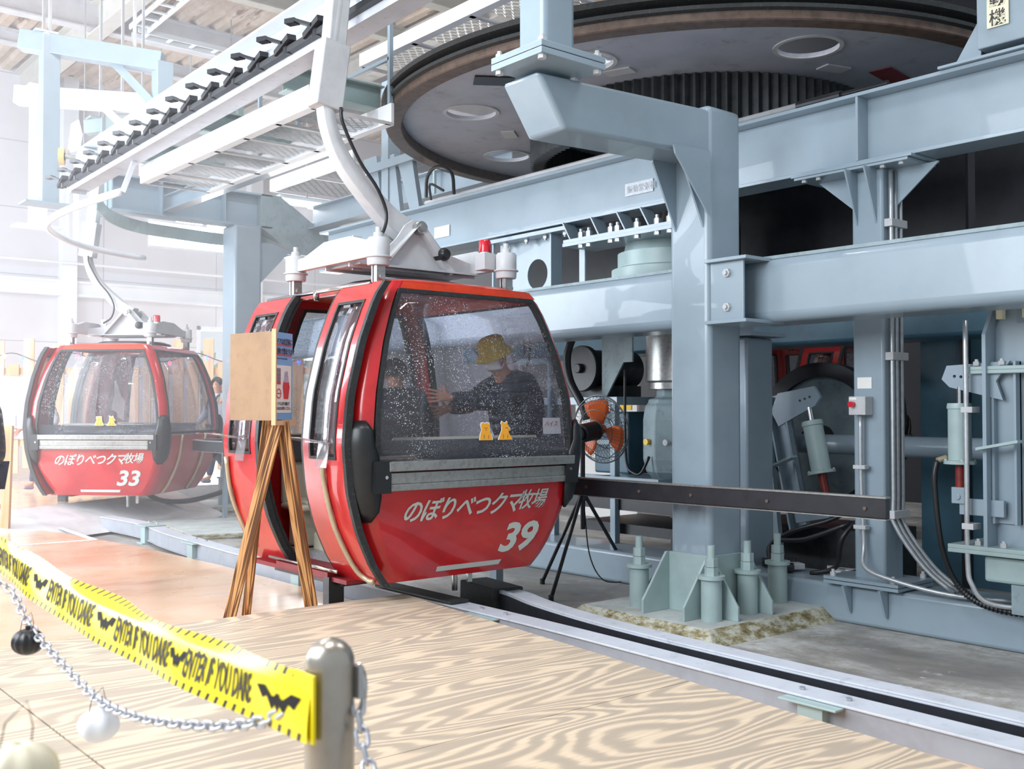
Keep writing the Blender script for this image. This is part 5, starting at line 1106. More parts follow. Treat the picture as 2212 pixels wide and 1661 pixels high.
m.bb(7.48, 8.5, 7.35, 9.4, 1.55, 1.63).bb(7.48, 7.56, 7.35, 9.4, .78, .84).bb(7.48, 7.56, 7.35, 9.4, 1.15, 1.2); m.build('frame', STEEL, t_, bevel=.004)
m = MB(); m.bb(7.55, 8.4, 6.5, 8.4, .50, .62).bb(7.6, 8.5, 6.3, 8.0, .26, .36); m.build('tray', BLKM, t_)
m = MB(); m.bb(7.42, 8.0, 6.75, 7.6, .80, .84); m.build('shelf', STEEL, t_)
m = MB(); m.bb(7.8, 8.3, 7.5, 8.0, .84, 1.48); tag(m.build('oil_tank', NAVY, bevel=.02), 'dark teal oil tank box behind the fan', 'tank')
t_ = thing('pipe_run', 'light blue bent pipe behind the cabin window edge', 'pipe', (7.45, 8.4, 1.1))
m = MB(); m.tube([(7.45, 8.9, 2.02), (7.45, 8.36, 2.02), (7.45, 8.30, 1.98), (7.45, 8.30, 1.2)], .035, 12); m.build('pipe', plain('pale_blue_pipe', '#9dbccb', .4), t_, smooth=True); m = MB(); m.cyl((7.45, 8.3, 1.86), (7.45, 8.3, 1.9), .048, 14); m.build('coupling', STEEL, t_)
t_ = thing('flywheel_motor', 'dark electric motor with a black pulley behind the cabin, under the girder', 'motor', (7.9, 7.9, 1.63))
m = MB(); m.cyl((7.55, 7.95, 1.93), (7.62, 7.95, 1.93), .24, 36); m.cyl((7.5, 7.95, 1.93), (7.55, 7.95, 1.93), .05, 20); m.build('pulley', BLKM, t_, bevel=.008, smooth=40)
m = MB(); m.cyl((7.66, 7.95, 1.93), (8.3, 7.95, 1.93), .2, 28); m.bb(7.7, 8.2, 7.7, 8.2, 1.63, 1.75); m.build('body', DARKM, t_, smooth=40)
m = MB(); m.prism([(0, 0), (.42, 0), (.42, -.28), (.3, -.28), (.06, -.62), (0, -.62)], (7.52, 7.58, 2.25), (0, -1, 0), (0, 0, 1), .02); m.build('guard_plate', STEELD, t_)
t_ = thing('thick_hose', 'thick black hose sweeping down from the girder behind the fan', 'hose', (7.3, 7.6, 1.5))
m = MB(); m.tube(smoothpts([(7.3, 7.75, 2.6), (7.3, 7.78, 2.3), (7.28, 7.86, 2.05), (7.28, 7.82, 1.8), (7.3, 7.66, 1.55), (7.32, 7.62, 1.4)], 6), .042, 14); m.build('hose', BLK, t_, smooth=True)
t_ = thing('thin_hoses', 'pair of thin black hoses looping below the girder beside the cabin roof', 'hose', (7.2, 8.5, 1.95))
for k, dz in enumerate((0, .1)):
    m = MB(); m.tube(smoothpts([(6.82, 8.0-dz, 2.25), (6.83, 8.02-dz*.6, 2.05-dz), (6.83, 8.25, 1.98-dz), (6.83, 8.5, 2.0-dz), (6.82, 8.9, 2.2)], 5), .014, 8); m.build('hose', BLK, t_, smooth=True)
m = MB(); m.tube(smoothpts([(7.46, 7.22, 1.9), (7.46, 7.22, 1.4), (7.46, 7.2, .98), (7.45, 7.08, .88), (7.44, 6.98, .9), (7.46, 6.9, 1.05)], 5), .014, 8); tag(m.build('control_cable', BLK, smooth=True), 'black cable hanging beside the steel-cased motor', 'cable')
# posters seen bright through the gap
t_ = thing('poster_stand', 'sunlit yellow and red poster stand far behind the machine gap', 'poster', (11.6, 11.5, -.12))
m = MB(); m.bb(11.2, 11.25, 10.6, 11.9, -.12, 2.2); m.build('panel', PAPER, t_)
m = MB(); m.bb(11.18, 11.2, 10.7, 11.1, 1.5, 2.1).bb(11.18, 11.2, 10.75, 11.0, .3, .8); m.build('yellow_sheet', YEL, t_)
m = MB(); m.bb(11.17, 11.19, 11.0, 11.4, 1.2, 1.5).bb(11.17, 11.19, 11.0, 11.3, .6, 1.0); m.build('red_sheet', REDINK, t_)

# dark disc with shaft, brakes
t_ = thing('brake_disc', 'big dark vertical brake disc behind the tilted brake unit', 'disc', (8.9, 6.0, .4))
c = Vector((8.9, 5.93, 1.22)); m = MB(); m.lathe([(.60, -.07), (.74, -.07), (.74, .07), (.60, .07)], c, (1, 0, 0), 64, close='ring'); m.build('rim', BLKM, t_, smooth=35)
m = MB(); m.lathe([(0, -.02), (.6, -.02), (.6, .02), (0, .02)], c, (1, 0, 0), 48, close=False); m.build('web', STEELD, t_)
m = MB(); m.lathe([(0, -.25), (.1, -.25), (.13, -.2), (.13, .3), (0, .3)], c, (1, 0, 0), 32, close=False); m.build('hub', DARKM, t_, smooth=40)
m = MB(); m.bb(8.5, 9.3, 5.2, 6.7, -.12, .4); m.build('pedestal', DARKM, t_)
m = MB(); m.tube([(8.6, 6.2, 1.18), (8.2, 2.2, 1.18)], .09, 20); tag(m.build('drive_shaft', STEEL, smooth=40), 'horizontal blue-grey shaft between the brake units at the right', 'shaft')
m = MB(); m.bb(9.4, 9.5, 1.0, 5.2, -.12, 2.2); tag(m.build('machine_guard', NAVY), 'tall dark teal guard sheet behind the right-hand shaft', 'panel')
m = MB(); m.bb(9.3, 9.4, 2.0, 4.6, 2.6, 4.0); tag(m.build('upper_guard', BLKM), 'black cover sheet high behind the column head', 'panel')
def brake(label, base, tilt, mir=1):
    """caliper brake: channel, arm plate with holes, cylinder, red clevis"""
    T = thing('brake_unit', label, 'brake', (0, 0, 0), None)
    m = MB(); m.bb(-.09, .09, .0, .03, -.55, .62).bb(-.09, -.07, -.06, .03, -.55, .62).bb(.07, .09, -.06, .03, -.55, .62); m.build('channel', STEEL, T, bevel=.003)
    pl = curve_mesh([[(-.05, .48), (.05, .62), (.42*mir, .60), (.46*mir, .50), (.40*mir, .44), (.0, .34)][::mir], circ(.36*mir, .52, .012, 12), circ(.31*mir, .515, .012, 12), circ(.26*mir, .51, .012, 12)], .03)
    q = MB(); q.mesh(pl, frame((0, -.05, 0), (1, 0, 0), (0, 0, 1))); q.build('lever_plate', STEEL, T)
    m = MB(); m.cyl((.33*mir, -.05, .44), (.33*mir, -.05, .30), .018, 12); m.build('rod', CHR, T)
    m = MB(); x = .33*mir; m.lathe([(0, .32), (.085, .32), (.09, .30), (.09, .28), (.083, .275), (.083, -.10), (.115, -.105), (.115, -.13), (0, -.13)], (x, -.05, 0), n=32, close=False); m.build('cylinder', STEELG, T, smooth=35)
    for a in range(4): m = MB(); m.hexbolt((x+.1*math.cos(a*PI/2+.6), -.05+.1*math.sin(a*PI/2+.6), -.105), (0, 0, 1), .01, .012); m.build('bolt', LGREY, T)
    m = MB(); m.cyl((x, -.05, -.13), (x, -.05, -.30), .035, 16); m.build('clevis', plain('red_oxide_'+str(mir), '#7c2a26', .45, .2, .2, 20), T, smooth=40)
    m = MB(); m.bb(x-.05, x+.05, -.09, -.01, -.42, -.30).bb(min(0, x), max(0, x), -.07, -.03, -.50, -.38).cyl((x, -.1, -.37), (x, .0, -.37), .022, 12); m.build('anchor_block', STEEL, T, bevel=.004)
    m = MB(); m.prism([(-.14, -.02), (.16, .04), (.16, .06), (-.14, .0)], (0, -.10, 0), (1, 0, 0), (0, 0, 1), .1); m.build('wing_plate', STEELG, T)
    T.location = base; return T
B1 = brake('tilted brake unit with grey cylinder seen between the front pillar and the column', (8.05, 5.72, 1.0), 0, 1); B1.rotation_euler = (rad(0), rad(-12), rad(-90)); B1.scale = (1.05,)*3
B2 = brake('upright brake unit with grey cylinder mounted on the tall housing at the right edge', (6.98, 3.25, 1.25), 0, -1); B2.rotation_euler = (0, 0, rad(-90)); B2.scale = (.92,)*3
m = MB(); m.prism([(0, .17), (.55, .17), (.72, .8), (.45, 1.9), (.2, 1.9)], (8.08, 5.85, 0), (0, 1, 0), (0, 0, 1), .06); tag(m.build('brake_stand', STEEL), 'leaning blue-grey stand plate behind the tilted brake unit', 'stand')
# tall housing right edge
t_ = thing('brake_housing', 'tall flanged blue-grey housing standing at the right edge', 'housing', (7.2, 3.1, .3))
m = MB(); m.prism([(3.36, .55), (3.36, 2.05), (3.24, 2.28), (3.16, 2.28), (3.16, 2.1), (2.7, 2.1), (2.7, .55)], (7.0, 0, 0), (0, 1, 0), (0, 0, 1), .55)
m.build('body', STEEL, t_, bevel=.03, smooth=40)
for y in (3.36, 2.72): m = MB(); m.prism([(6.86, .56), (7.4, .56), (7.4, 2.36), (7.1, 2.36), (6.86, 2.0)], (0, y, 0), (1, 0, 0), (0, 0, 1), .025); m.build('side_flange', STEEL, t_)
m = MB(); m.bb(6.88, 7.5, 2.6, 3.46, 1.74, 1.765).bb(6.88, 7.5, 2.6, 3.46, 1.765, 1.79); m.build('joint_plate', STEELG, t_, bevel=.004)
m = MB(); m.bb(6.84, 7.6, 2.5, 3.60, .54, .567).bb(6.84, 7.6, 2.5, 3.60, .567, .595); m.build('joint_plate', STEELG, t_, bevel=.004)
for y in (3.42, 3.25, 2.95):
    for z in (1.795, .595): m = MB(); m.hexbolt((6.91, y, z), (0, 0, 1), .022, .028, .015); m.build('bolt', LGREY, t_)
m = MB(); m.bb(6.9, 7.4, 2.9, 3.38, .36, .53); m.build('foot_block', STEELG, t_, bevel=.02)
m = MB(); m.bb(6.9, 7.4, 2.3, 3.2, .17, .36); m.build('base', STEELD, t_)
m = MB(); m.tube(smoothpts([(6.86, 3.47, 2.1), (6.86, 3.47, 1.2), (6.86, 3.47, .5), (6.86, 3.44, .33), (6.9, 3.35, .22), (7.0, 3.1, .2), (7.05, 2.9, .2)], 5), .018, 8); m.build('conduit', GALV, t_, smooth=True)
for z in (1.5, .72): m = MB(); m.bb(6.84, 6.95, 3.42, 3.50, z-.02, z+.02); m.build('clamp', LGREY, t_, bevel=.003)
m = MB(); m.bb(6.92, 6.97, 3.25, 3.29, 2.1, 2.6).bb(6.92, 6.97, 3.08, 3.12, 2.1, 2.6); tag(m.build('lever_pair', CREAMO), 'pair of cream uprights rising behind the housing at the right edge', 'lever')
t_ = thing('hydraulic_hose', 'black ribbed hose drooping from the upright brake unit over the floor beam', 'hose', (6.95, 3.6, .2))
m = MB(); hp = smoothpts([(6.9, 3.70, 1.15), (6.88, 3.71, 1.0), (6.9, 3.68, .6), (6.95, 3.62, .35), (6.98, 3.5, .22), (6.98, 3.3, .17), (7.0, 3.05, .18), (7.1, 2.85, .25)], 8); m.tube(hp, .019, 10); m.build('hose', BLK, t_, smooth=True)
for k in range(26, len(hp)-2): m = MB(); d = (hp[k+1]-hp[k]).normalized(); m.cyl(hp[k]-d*.006, hp[k]+d*.006, .026, 12); m.build('spiral_ring', BLKM, t_)
m = MB(); m.cyl((6.9, 3.7, 1.15), (6.95, 3.66, 1.17), .02, 10); m.build('fitting', BRASS, t_)
t_ = thing('cable_bundle', 'tangle of dark cables on the floor beam behind the black guard rail', 'cable', (7.4, 5.2, .17))
for pts in (((7.3, 5.35, .18), (7.3, 5.4, .35), (7.35, 5.2, .5), (7.5, 4.9, .62), (7.7, 4.7, .8)), ((7.2, 5.3, .18), (7.25, 5.33, .4), (7.3, 5.05, .45), (7.4, 4.7, .6)), ((7.3, 5.0, .18), (7.35, 4.8, .25), (7.3, 4.7, .5), (7.5, 4.6, .7))):
    m = MB(); m.tube(smoothpts(pts, 5), .02, 8); m.build('cable', BLK, t_, smooth=True)
rn = random.Random(4)
for k in range(7):
    c = Vector((7.25+rn.random()*.35, 4.65+rn.random()*.9, .19)); m = MB(); m.box(c+Vector((0, 0, .02)), (.10+rn.random()*.1, .05+rn.random()*.08, .05), Matrix.Rotation(rn.random()*3, 3, 'Z')); tag(m.build('metal_offcut', DARKM if k % 2 else LGREY, bevel=.008), 'small loose metal fitting lying on the floor beam by the cables', 'fitting', 'loose fittings on the floor beam')

# ================================================================== FOREGROUND BARRIER
def stanchion(x, y, label):
    t = thing('stanchion', label, 'post', (x, y, .2)); r = .047; prof = [(0, 1.067)]
    for k in range(1, 9): a = PI/2*k/8; prof.append((r*math.sin(a), 1.020+.047*math.cos(a)))
    prof += [(r, .22), (.17, .215), (.175, .2), (0, .2)]
    m = MB(); m.lathe(prof, (x, y, 0), n=48, close=False); m.build('tube', POSTM, t, smooth=50)
    return t
S1 = stanchion(1.02, 1.765, 'stainless stanchion post with domed top in the foreground, holding the yellow tape')
S2 = stanchion(.80, 3.98, 'stainless stanchion post cut off by the left edge, holding the far end of the tape')
hk = Vector((1.02, 1.765, .985))+Vector((RT.x, RT.y, 0))*.052
m = MB(); m.bar(hk+Vector((0, 0, .03)), hk+Vector((0, 0, -.03)), .012, .03, up=(0, 1, 0)); m.tube([hk+Vector((RT.x, RT.y, 0))*(.014*math.sin(a))+Vector((0, 0, .03-.045+.045*math.cos(a))) for a in [PI*k/10 for k in range(11)]], .006, 8); m.build('hook', CHR, S1, smooth=40)
def link_mesh():
    m = MB(); pts = []
    for k in range(17):
        a = 2*PI*k/16; pts.append(Vector((.011*math.cos(a), 0, .011*math.sin(a)+(.009 if math.sin(a) > 0 else -.009))))
    m.tube(pts, .0042, 8, caps=False); return m
def chain(path, label, step=.030):
    t = thing('chain', label, 'chain', path[0]); P = smoothpts(path, 30); acc = 0; last = P[0]; first = None; k = 0
    for a, b in zip(P, P[1:]):
        acc += (b-a).length
        if acc >= step:
            acc = 0; d = (b-last).normalized(); mid = (b+last)/2; last = b
            if first is None: o = link_mesh().build('chain_link', CHAINM, t, smooth=True, local=True); first = o
            else: o = first.copy(); COL.objects.link(o); o.parent = t
            q = d.to_track_quat('Z', 'Y').to_matrix().to_4x4() @ Matrix.Rotation(PI/2*(k % 2)+.4, 4, 'Z'); q.translation = mid-Vector(t['_o']); o.matrix_local = q; k += 1
    return t
chain([(.84, 3.93, .97), (.95, 3.75, .915), (.955, 3.522, .831), (.957, 3.197, .768), (.938, 2.822, .745), (.93, 2.503, .768), (.944, 2.164, .823), (.957, 1.92, .885), (.97, 1.80, .94)], 'zinc chain sagging between the two stanchions below the yellow tape')
c0 = hk+Vector((0, 0, -.03)); chain([c0, c0+Vector((RT.x*.02-FW.x*.05, RT.y*.02-FW.y*.05, -.08)), c0+Vector((RT.x*.06-FW.x*.12, RT.y*.06-FW.y*.12, -.17)), c0+Vector((RT.x*.10-FW.x*.2, RT.y*.10-FW.y*.2, -.24))], 'short zinc chain hanging from the foreground stanchion hook toward the viewer')
l0 = Vector((.78, 3.95, .96)); chain([l0, Vector((.63, 3.0, .82)), Vector((.505, 2.35, .80)), Vector((.43, 1.85, .95))], 'zinc chain at the left edge running from the far stanchion past the viewer')
# tape ribbon
A = Vector((.962, 3.90, 1.01)); B = Vector((.965, 1.735, .948))
t_ = thing('warning_tape', 'yellow warning tape with black spooky lettering stretched between the stanchions', 'tape', B)
N = 60; V = []; F = []; hgt = .125
def tp(f, v, off=0):
    """f along (0 far .. 1 near), v across (0 bottom .. 1 top)"""
    f2 = f*1.0; p = A.lerp(B, f2); p = p+Vector((0, 0, -.035*math.sin(PI*max(0, min(1, f)))))
    lean = .30*math.sin(PI*f)**2+.10*math.sin(f*9); side = Vector((-1, 0, 0)); w_ = v-.5
    c = Vector((-math.sin(lean)*-1, 0, math.cos(lean)))*hgt*w_
    if v > .72: c = c+Vector((.10*(v-.72)*math.sin(PI*f)*(1+.5*math.sin(17*f)), 0, -.05*(v-.72)*math.sin(PI*f)))
    return p+c+Vector((-.004-off+.004*math.sin(23*f+v*3), 0, 0))
M_ = 10
for i in range(N+1):
    for j in range(M_+1): V.append(tp(-.06+1.06*i/N, j/M_))
me_ = MB(); me_.quadmesh(V, [(i*(M_+1)+j, (i+1)*(M_+1)+j, (i+1)*(M_+1)+j+1, i*(M_+1)+j+1) for i in range(N) for j in range(M_)])
o = me_.build('ribbon', TAPE, t_, smooth=True); uv = o.data.uv_layers.new(name='UVMap')
for lp in o.data.loops:
    k = lp.vertex_index; uv.data[lp.index].uv = ((k//(M_+1))/N, (k % (M_+1))/M_)
q = MB(); q.bb(.962, .968, 1.725, 1.80, .885, 1.01); q.build('end_strip', YEL2, t_)
def tape_text(body, f0, f1):
    me = text_mesh(body, 1, .001, 0, .012); xs = [v.co.x for v in me.vertices]; w0, w1 = min(xs), max(xs); q = MB(); q.mesh(me, Matrix())
    for k in range(1, 24):
        bmesh.ops.bisect_plane(q.bm, geom=q.bm.verts[:]+q.bm.edges[:]+q.bm.faces[:], plane_co=(w0+(w1-w0)*k/24, 0, 0), plane_no=(1, 0, 0))
    for k in (.2, .4, .6): bmesh.ops.bisect_plane(q.bm, geom=q.bm.verts[:]+q.bm.edges[:]+q.bm.faces[:], plane_co=(0, k, 0), plane_no=(0, 1, 0))
    for v in q.bm.verts:
        f = f0+(f1-f0)*(v.co.x-w0)/(w1-w0); jag = .05*math.sin(v.co.x*9); v.co = tp(f, .24+(v.co.y+jag)*.66, .0015+v.co.z)
    return q.build('lettering', INK, t_)
def bat(f, w_):
    out = [(-1, .35), (-.7, .0), (-.5, .12), (-.25, -.25), (-.1, -.05), (0, -.3), (.1, -.05), (.3, -.25), (.5, .1), (.75, .0), (1, .4), (.6, .42), (.25, .15), (.1, .2), (.06, .32), (0, .24), (-.06, .32), (-.1, .2), (-.25, .15), (-.6, .42)]
    q = MB(); q.mesh(curve_mesh([out], .002), Matrix())
    for v in q.bm.verts: v.co = tp(f+v.co.x*w_, .42+v.co.y*.5, .0015)
    q.build('bat_print', INK, t_)
xe = [0.0, .275, .55, .80]
for a, b in ((.005, .18), (.265, .455), (.53, .70), (.74, .89)): tape_text('ENTER IF YOU DARE', a, b)
for f, w_ in ((.225, .03), (.495, .03), (.72, .02), (.945, .042)): bat(f, w_)
# ornaments on the chain
def ornament(c, r, mt, label, ribs=12, stem=True):
    t = thing('pumpkin_ornament', label, 'ornament', c-Vector((0, 0, r))); m = MB(); prof = [(0, -r*.86)]
    for k in range(1, 16): a = -PI/2+PI*k/16; prof.append((r*math.cos(a)*1.0, r*.86*math.sin(a)))
    prof.append((r*.12, r*.78)); m.lathe(prof, c, n=72, ribs=ribs, rd=.05, close=False); m.build('body', mt, t, smooth=True)
    m = MB(); m.tube([c+Vector((-r*.5, 0, r*.6)), c+Vector((-r*.35, 0, r*1.4)), c+Vector((r*.2, 0, r*1.9)), c+Vector((r*.35, 0, r*1.2)), c+Vector((r*.3, 0, r*.6))], .0012, 5); m.build('wire', BLK, t)
    if stem: m = MB(); m.cyl(c+Vector((0, 0, r*.75)), c+Vector((0, 0, r*1.05)), r*.16, 8); m.build('stem', mt, t)
    return t
ornament(EYE+ray(60, 1386)*3.24, .047, PUMPK, 'black ribbed pumpkin ornament hanging from the chain')
WG = plain('frosted_white_plastic', '#f2f5fb', .35, 0, .02)
WG.node_tree.nodes['Principled BSDF'].inputs['Alpha'].default_value = .8
ornament(EYE+ray(213, 1566)*2.70, .050, WG, 'translucent white pumpkin ornament hanging from the chain', 6, False)
ornament(EYE+ray(40, 1672)*1.62, .058, CREAMO, 'blurred cream pumpkin ornament in the bottom corner', 8, False)

# ================================================================== FAR LEFT: fence, posters, lights
t_ = thing('picket_fence', 'orange-stained picket fence of uneven boards beside cabin 33', 'fence', (5.6, 21.3, 0)); rn = random.Random(2)
fd = Vector((.77, -.64, 0)); fo = Vector((4.45, 21.0, .2))
for k in range(26):
    z1 = 2.45+rn.random()*.35 if k % 2 else 2.15+rn.random()*.2; m = MB(); a = fo+fd*(.27*k-.6); m.bar(a+Vector((0, 0, .1+rn.random()*.15)), a+Vector((0, 0, z1-.12)), .19, .03, up=(FW.x, FW.y, 0)); m.build('picket', PINE, t_, bevel=.003)
m = MB()
for z in (2.0, .7): m.bar(fo-fd*.8+Vector((0, .05, z)), fo+fd*6.6+Vector((0, .05, z)), .03, .12)
m.build('cross_rail', PINE, t_)
for k in (0, 8, 16, 25): m = MB(); a = fo+fd*(.27*k-.6)+Vector((.04, .06, 0)); m.bar(a, a+Vector((0, 0, 2.0)), .08, .08, up=(0, 1, 0)); m.build('post', PINE, t_)
bd = thing('photo_banner', 'pale mauve photo banner fixed on the picket fence behind cabin 33', 'banner', fo)
fo = fo-Vector((0, 0, .2))
m = MB(); m.prism([(-.9, .98), (1.35, .98), (1.35, 2.1), (-.9, 2.1)], fo+Vector((-.04, -.06, 0)), fd, (0, 0, 1), .01); m.build('sheet', plain('mauve_photo_print', '#bcb6d2', .6, 0, .25, 3, dirt='#efeef4'), bd)
for (a, b, c_, d) in ((-.3, 1.5, .5, 1.75), (.3, 1.1, 1.1, 1.4), (-.7, 1.05, -.1, 1.35)): 
    m = MB(); m.prism([(a, b), (c_, b), (c_, d), (a, d)], fo+Vector((-.055, -.075, 0)), fd, (0, 0, 1), .004); m.build('photo', plain('photo_print', '#d9d7e2', .5, 0, .35, 9), bd)
me = text_mesh('ロープウェイ', .10, .002); q = MB(); q.mesh(me, frame(fo+fd*-.5+Vector((-.06, -.08, 1.95)), (0, 0, -1), fd)); q.build('lettering', PAPER, bd)
cols = ['#3050ff', '#ff9a30', '#30ff70', '#ff4060', '#ffffff']
LEDS = [plain('led_%d' % i, c, .3, emit=9) for i, c in enumerate(cols)]
t_ = thing('string_lights', 'string of small coloured lights draped along the picket fence', 'lights', fo+Vector((0, 0, 2.2)))
pp = smoothpts([fo+fd*(.55*k-.6)+Vector((-.1, -.08, 2.42+(.1 if k % 2 else -.06))) for k in range(14)], 5); m = MB(); m.tube(pp, .008, 5); m.build('wire', BLKM, t_)
for k in range(2, len(pp), 3):
    m = MB(); m.lathe([(0, -.05), (.03, -.02), (.03, .02), (0, .04)], pp[k]+Vector((-.02, -.02, -.04)), n=10, close=False); m.build('bulb', LEDS[(k//3) % 5], t_)
t_ = thing('timber_post', 'orange timber easel legs at the left edge behind the dark-jacketed person', 'post', (3.5, 13.9, 0))
m = MB(); m.bar((3.52, 14.0, 0), (3.58, 14.1, 1.3), .10, .06, up=(FW.x, FW.y, 0)); m.build('leg', PINE, t_); m = MB(); m.bar((3.40, 14.1, 0), (3.36, 14.1, 1.3), .09, .05, up=(FW.x, FW.y, 0)); m.build('leg', EASEL, t_)
m = MB(); m.bar((3.36, 14.1, .3), (3.56, 14.1, .3), .04, .06); m.build('brace', PINE, t_)
for x, y, lb in ((8.55, 20.4, 'slim white bollard near the doorway'), (6.9, 18.75, 'slim white bollard behind the underside of cabin 33'), (11.1, 22.5, 'slim white bollard farther inside the doorway')):
    m = MB(); m.cyl((x, y, .2), (x, y, .9), .06, 16).cyl((x, y, .2), (x, y, .23), .12, 16); tag(m.build('bollard', WHITEST, smooth=40), lb, 'bollard')
m = MB(); P_ = smoothpts([(5.9, 15.9, .33), (6.1, 15.7, .14), (6.4, 15.4, .12), (6.8, 15.3, .2), (7.2, 15.4, .3)], 5); m.tube(P_, .04, 8); tag(m.build('under_cable', BLK, smooth=True), 'black curved guide strip under cabin 33', 'strip')

# ================================================================== PEOPLE
def hand_nodes(N_, Ed, key, wrist, d, up, spread=.35, curl=.15, s=1):
    """palm and five fingers from a wrist; d forward, up = thumb side"""
    d = Vector(d).normalized(); up = (Vector(up)-d*Vector(up).dot(d)).normalized(); nrm = d.cross(up); w_ = Vector(wrist)
    p1 = w_+d*.05*s; N_[key+'p'] = (*p1, .022*s, .034*s); Ed.append((key, key+'p'))
    for i, (o, L_) in enumerate(((.030, .072), (.010, .080), (-.010, .074), (-.030, .058))):
        b = w_+d*.085*s+up*o*s; dd = (d+up*(o*spread*20)).normalized(); k0 = '%sf%d' % (key, i)
        N_[k0+'a'] = (*b, .011*s); N_[k0+'b'] = (*(b+dd*L_*.5*s+nrm*curl*.02), .0085*s); N_[k0+'c'] = (*(b+dd*L_*s+nrm*curl*.08), .007*s)
        Ed += [(key+'p', k0+'a'), (k0+'a', k0+'b'), (k0+'b', k0+'c')]
    t0 = w_+d*.03*s+up*.035*s; t1 = t0+(d*.5+up*.9).normalized()*.035*s; t2 = t1+(d*.8+up*.5).normalized()*.03*s
    N_[key+'ta'] = (*t0, .013*s); N_[key+'tb'] = (*t1, .010*s); N_[key+'tc'] = (*t2, .008*s); Ed += [(key+'p', key+'ta'), (key+'ta', key+'tb'), (key+'tb', key+'tc')]
def person(name_label, base, face_deg, J, top, bottom, shoes, hair=HAIR, extra=None, cat='person', s=1.0, fingers=True, sub=2, hat=None, mask=False, pf=1.0):
    """J: joints in local metres, facing +y, feet on z=0"""
    T = thing('person', name_label, cat, base); R = Matrix.Rotation(rad(face_deg), 3, 'Z'); base = Vector(base)
    W_ = lambda p: R @ (Vector(p)*s)+base
    def nd(k, r, r2=None): v = W_(J[k]); return (*v, r*s, (r2 or r)*s)
    N_ = {}; E_ = []
    hd = Vector(J['head']); nk = Vector(J['neck']); f = Vector(J.get('look', (0, 1, 0))).normalized(); ud = (hd-nk).normalized()
    N_['pelvis'] = nd('pelvis', .13, .10); N_['chest'] = nd('chest', .15, .11); N_['neck'] = nd('neck', .058); N_['jaw'] = (*W_(hd-ud*.07+f*.02), .066*s, .07*s); N_['skull'] = (*W_(hd+ud*.015), .082*s, .09*s); N_['crown'] = (*W_(hd+ud*.09-f*.01), .062*s, .07*s)
    N_['nose'] = (*W_(hd-ud*.02+f*.095), .016*s, .014*s)
    E_ += [('pelvis', 'chest'), ('chest', 'neck'), ('neck', 'jaw'), ('jaw', 'skull'), ('skull', 'crown'), ('skull', 'nose')]
    for sd in 'LR':
        N_['sh'+sd] = nd('sh'+sd, .055); N_['el'+sd] = nd('el'+sd, .042); N_['wr'+sd] = nd('wr'+sd, .027); E_ += [('chest', 'sh'+sd), ('sh'+sd, 'el'+sd), ('el'+sd, 'wr'+sd)]
        N_['hip'+sd] = nd('hip'+sd, .085); N_['kn'+sd] = nd('kn'+sd, .055); N_['an'+sd] = nd('an'+sd, .038); N_['toe'+sd] = (*W_(Vector(J['an'+sd])+Vector(J.get('foot'+sd, (0, .15, -.045)))), .035*s, .028*s)
        E_ += [('pelvis', 'hip'+sd), ('hip'+sd, 'kn'+sd), ('kn'+sd, 'an'+sd), ('an'+sd, 'toe'+sd)]
        wv = W_(J['wr'+sd]); ev = W_(J['el'+sd]); up = R @ Vector(J.get('thumb'+sd, (0, 1, 0)))
        hand_nodes(N_, E_, 'wr'+sd, wv, wv-ev, up, J.get('spread', .12), .5, s)
    skin('body', N_, E_, SKIN, T, sub, roots=('pelvis',))
    # jacket
    N2 = {k: N_[k] for k in ('pelvis', 'chest', 'shL', 'shR', 'elL', 'elR')}
    N2['pelvis'] = (*W_(Vector(J['pelvis'])+Vector((0, 0, -.02))), .185*s*pf, .15*s*pf); N2['waist'] = (*((Vector(N_['pelvis'][:3])+Vector(N_['chest'][:3]))/2), .185*s*pf, .16*s*pf); N2['chest'] = nd('chest', .20*pf, .155*pf); N2['collar'] = (*W_(nk+(nk-Vector(J['chest'])).normalized()*.0), .078*s, .078*s)
    E2 = [('pelvis', 'waist'), ('waist', 'chest'), ('chest', 'collar')]
    for sd in 'LR':
        N2['sh'+sd] = nd('sh'+sd, .088*pf); N2['el'+sd] = nd('el'+sd, .07*pf); w2 = Vector(N_['wr'+sd][:3]); N2['cf'+sd] = (*w2, .044*s, .044*s); E2 += [('chest', 'sh'+sd), ('sh'+sd, 'el'+sd), ('el'+sd, 'cf'+sd)]
    skin('jacket', N2, E2, top, T, sub, roots=('pelvis',))
    N3 = {'pelvis': (*N_['pelvis'][:3], .15*s, .125*s)}; E3 = []
    for sd in 'LR': N3['hip'+sd] = nd('hip'+sd, .098); N3['kn'+sd] = nd('kn'+sd, .072); N3['an'+sd] = (*(W_(Vector(J['an'+sd])+Vector((0, 0, .02)))), .055*s, .055*s); E3 += [('pelvis', 'hip'+sd), ('hip'+sd, 'kn'+sd), ('kn'+sd, 'an'+sd)]
    skin('trousers', N3, E3, bottom, T, sub, roots=('pelvis',))
    for sd in 'LR':
        a = Vector(J['an'+sd]); ft = Vector(J.get('foot'+sd, (0, .15, -.045))); hz = a+Vector((0, -.03, -.05))
        skin('shoe', {'a': (*W_(hz), .045*s, .04*s), 'b': (*W_(a+ft*.5+Vector((0, 0, -.025))), .045*s, .036*s), 'c': (*W_(a+ft+Vector((0, 0, -.0))), .042*s, .030*s)}, [('a', 'b'), ('b', 'c')], shoes, T, sub)
    hc_ = W_(hd+ud*.03)
